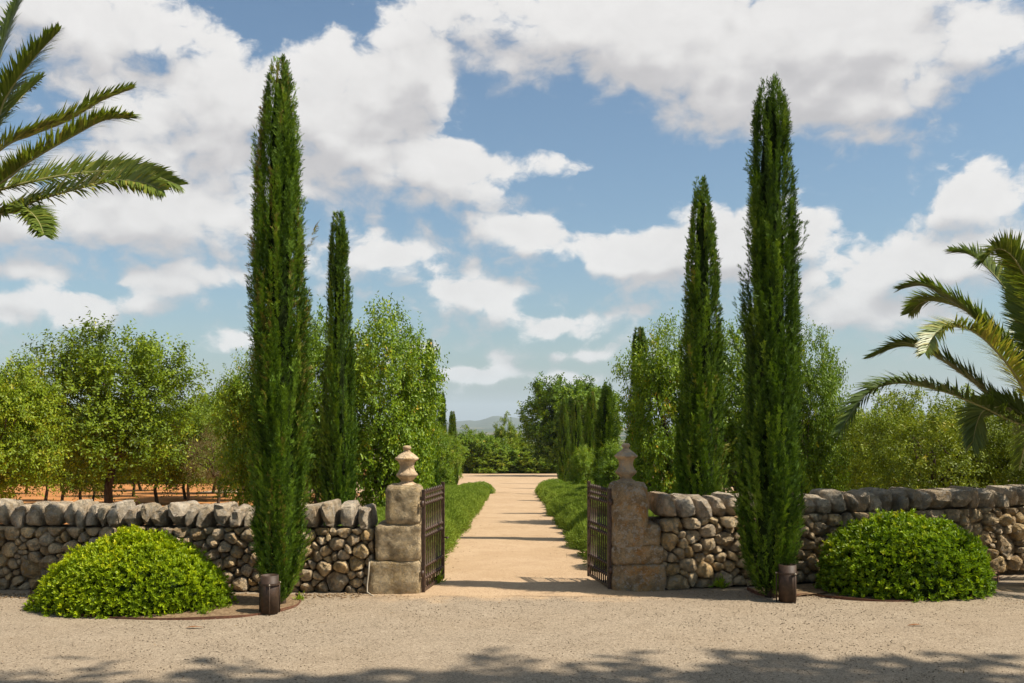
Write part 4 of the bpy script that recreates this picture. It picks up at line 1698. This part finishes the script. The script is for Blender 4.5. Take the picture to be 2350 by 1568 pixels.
def pebbles(name, n, xr, yr, size, mat, dens=None):
    oc = np.array([(1, 0, 0), (0, 1, 0), (-1, 0, 0), (0, -1, 0), (0, 0, 1), (0, 0, -.6)], float)
    fc = np.array([(0, 1, 4), (1, 2, 4), (2, 3, 4), (3, 0, 4), (1, 0, 5), (2, 1, 5), (3, 2, 5), (0, 3, 5)])
    x = r3.uniform(*xr, n)
    y = r3.uniform(*yr, n)
    s = size * r3.uniform(.5, 1.5, n) ** 1.4
    z = np.array([terrain(q) for q in y]) + .006
    a = r3.uniform(0, 6.28, n)
    V = oc[None] * (s[:, None, None] * r3.uniform(.6, 1.3, (n, 6, 1))) * np.array([1, 1, .6])
    ca, sa = np.cos(a)[:, None], np.sin(a)[:, None]
    vx = V[:, :, 0] * ca - V[:, :, 1] * sa + x[:, None]
    vy = V[:, :, 0] * sa + V[:, :, 1] * ca + y[:, None]
    vz = V[:, :, 2] + z[:, None]
    F = (fc[None] + (np.arange(n) * 6)[:, None, None]).reshape(-1, 3)
    o = obj(name, mesh_np(name, np.stack([vx, vy, vz], 2).reshape(-1, 3), F), mat)
    return o


tag(pebbles('loose_gravel', 14000, (-5.5, 6), (6.2, 9.9), .0055, M['gravel']), 'loose grey gravel grains on the forecourt', 'gravel', kind='stuff')
tag(pebbles('loose_pebbles', 3500, (-.95, 1.05), (9.9, 24), .009, M['path']), 'loose sandy pebbles on the garden path', 'pebbles', kind='stuff')
# broken stone chips along the wall feet
tag(pebbles('stone_chips', 900, (-6.2, -1.5), (9.72, 10.0), .013, M['soil']), 'stone chips along the foot of the wall by the yellow-green shrub', 'stone chips', kind='stuff')
# fallen leaves
for k, (x, y, lb) in enumerate(((495, 1443, 'curled brown fallen leaf on gravel before the yellow-green shrub'), (2103, 1438, 'reddish fallen leaf on gravel before the deep green shrub'))):
    gx_, gy_ = ground_px(x * (1 if k else .9), y)
    V = [(-.085, 0, .004), (-.03, -.018, .012), (-.03, .018, .014), (.035, -.016, .016), (.035, .016, .012), (.09, .004, .004), (0, 0, .02)]
    F = [(0, 1, 6), (1, 3, 6), (3, 5, 6), (5, 4, 6), (4, 2, 6), (2, 0, 6)]
    tag(obj('fallen_leaf', pydata('fallen_leaf', V, F, True), M['deadleaf'], None, (gx_, gy_, .006)), lb, 'leaf')

# dry leaf litter and twigs
def litter(name, spots, label):
    P, A, N, L, W, T = [], [], [], [], [], []
    for (n, x0, x1, y0, y1) in spots:
        x = r3.uniform(x0, x1, n)
        y = r3.uniform(y0, y1, n)
        P.append(np.stack([x, y, np.array([terrain(q) for q in y]) + .020], 1))
        A.append(np.stack([r3.normal(size=n), r3.normal(size=n), r3.normal(0, .15, n)], 1))
        N.append(np.stack([r3.normal(0, .3, n), r3.normal(0, .3, n), np.ones(n)], 1))
        tw = r3.random(n) < .3
        L.append(np.where(tw, r3.uniform(.04, .11, n), r3.uniform(.015, .04, n)))
        W.append(np.where(tw, .004, r3.uniform(.006, .014, n)))
        T.append(r3.random(n))
    V, F, T = leaf_geo(*[np.concatenate(a) for a in (P, A, N, L, W, T)], .2, .0)
    tag(obj(name, mesh_np(name, V, F, T), M['litter']), label, 'leaf litter', kind='stuff')


M['litter'] = foliage_mat('dry_litter', [(0, (.06, .04, .022)), (.5, (.19, .11, .05)), (1, (.38, .27, .14))], .85, .1, .1)
litter('leaf_litter', [(260, -5.5, 6, 6.6, 9.8), (260, -2.9, -1.9, 8.9, 9.9), (120, -1.9, -1.0, 9.6, 9.95), (140, -.95, -.6, 10.8, 22), (200, .55, 1.05, 10.9, 26), (70, -.6, .6, 10.2, 20), (220, 1.6, 3.2, 9.7, 10.2), (150, 3, 5.6, 9.3, 9.9)], 'dry leaves and twigs scattered over gravel and path')

# small weeds at the wall foot and in the gate
def weed(loc, s, seed, label):
    r = np.random.default_rng(seed)
    n = 70
    A = unit(r.normal(0, .5, (n, 3)) + np.array([0, 0, .9]))
    P = np.abs(r.normal(0, .25, (n, 1))) * A * s + r.normal(0, .12, (n, 3)) * np.array([1, 1, .1]) * s
    P[:, 2] = np.abs(P[:, 2])
    V, F, T = leaf_geo(P, A, r.normal(size=(n, 3)), s * r.uniform(.25, .6, n), s * r.uniform(.07, .13, n), r.uniform(.3, .8, n))
    V[:, 2] = np.maximum(V[:, 2], 0)
    tag(obj('weed', mesh_np('weed', V, F, T), M['bush_deep'], None, loc), label, 'weed', 'weeds by the walls')


weed((2.16, 10.36, 0), .16, 1, 'small weed tuft at the foot of the wall past the lichen-stained pillar')
weed((-.80, 10.62, -.01), .17, 2, 'small weed under the gate leaf by the pale pillar')
weed((-2.05, 9.62, 0), .10, 3, 'small weed at the foot of the tall cypress by the pale pillar')
weed((-2.75, 8.88, 0), .10, 4, 'small weed at the bed edging by the yellow-green shrub')

# ================================================================== TREES BESIDE THE CAMERA (they throw the foreground shade)
tmShade = tree_mesh(601, 13.0, 5.4, 9.0, 340, 8, 8, .34, .55, .17, upright=.3, forks=10)
for k, (x, y, s) in enumerate(((5.2, 1.75, 1.0), (9.2, 1.85, 1.0), (13.2, 1.8, 1.02), (17.2, 1.8, 1.0))):
    tree(tmShade, M['carob'], (x, y, 0), 'tall bare-stemmed tree beside the forecourt casting shade over the gravel', 'tree', 'shade trees beside the forecourt', (1, 1, s), k * 1.7, 'shade_tree')

# ================================================================== HAZE
def haze():
    m, t, out = new_mat('air_haze')
    v = t.node('ShaderNodeVolumePrincipled')
    v.inputs['Color'].default_value = (.80, .92, 1.0, 1)
    v.inputs['Density'].default_value = 9e-5
    v.inputs['Anisotropy'].default_value = 0.0
    t.l.new(v.outputs[0], out.inputs['Volume'])
    me = boxm('haze', -15000, 15000, -400, 21000, -60, 330)
    o = obj('haze', me, m)
    tag(o, kind='stuff')
    o.display_type = 'WIRE'


haze()
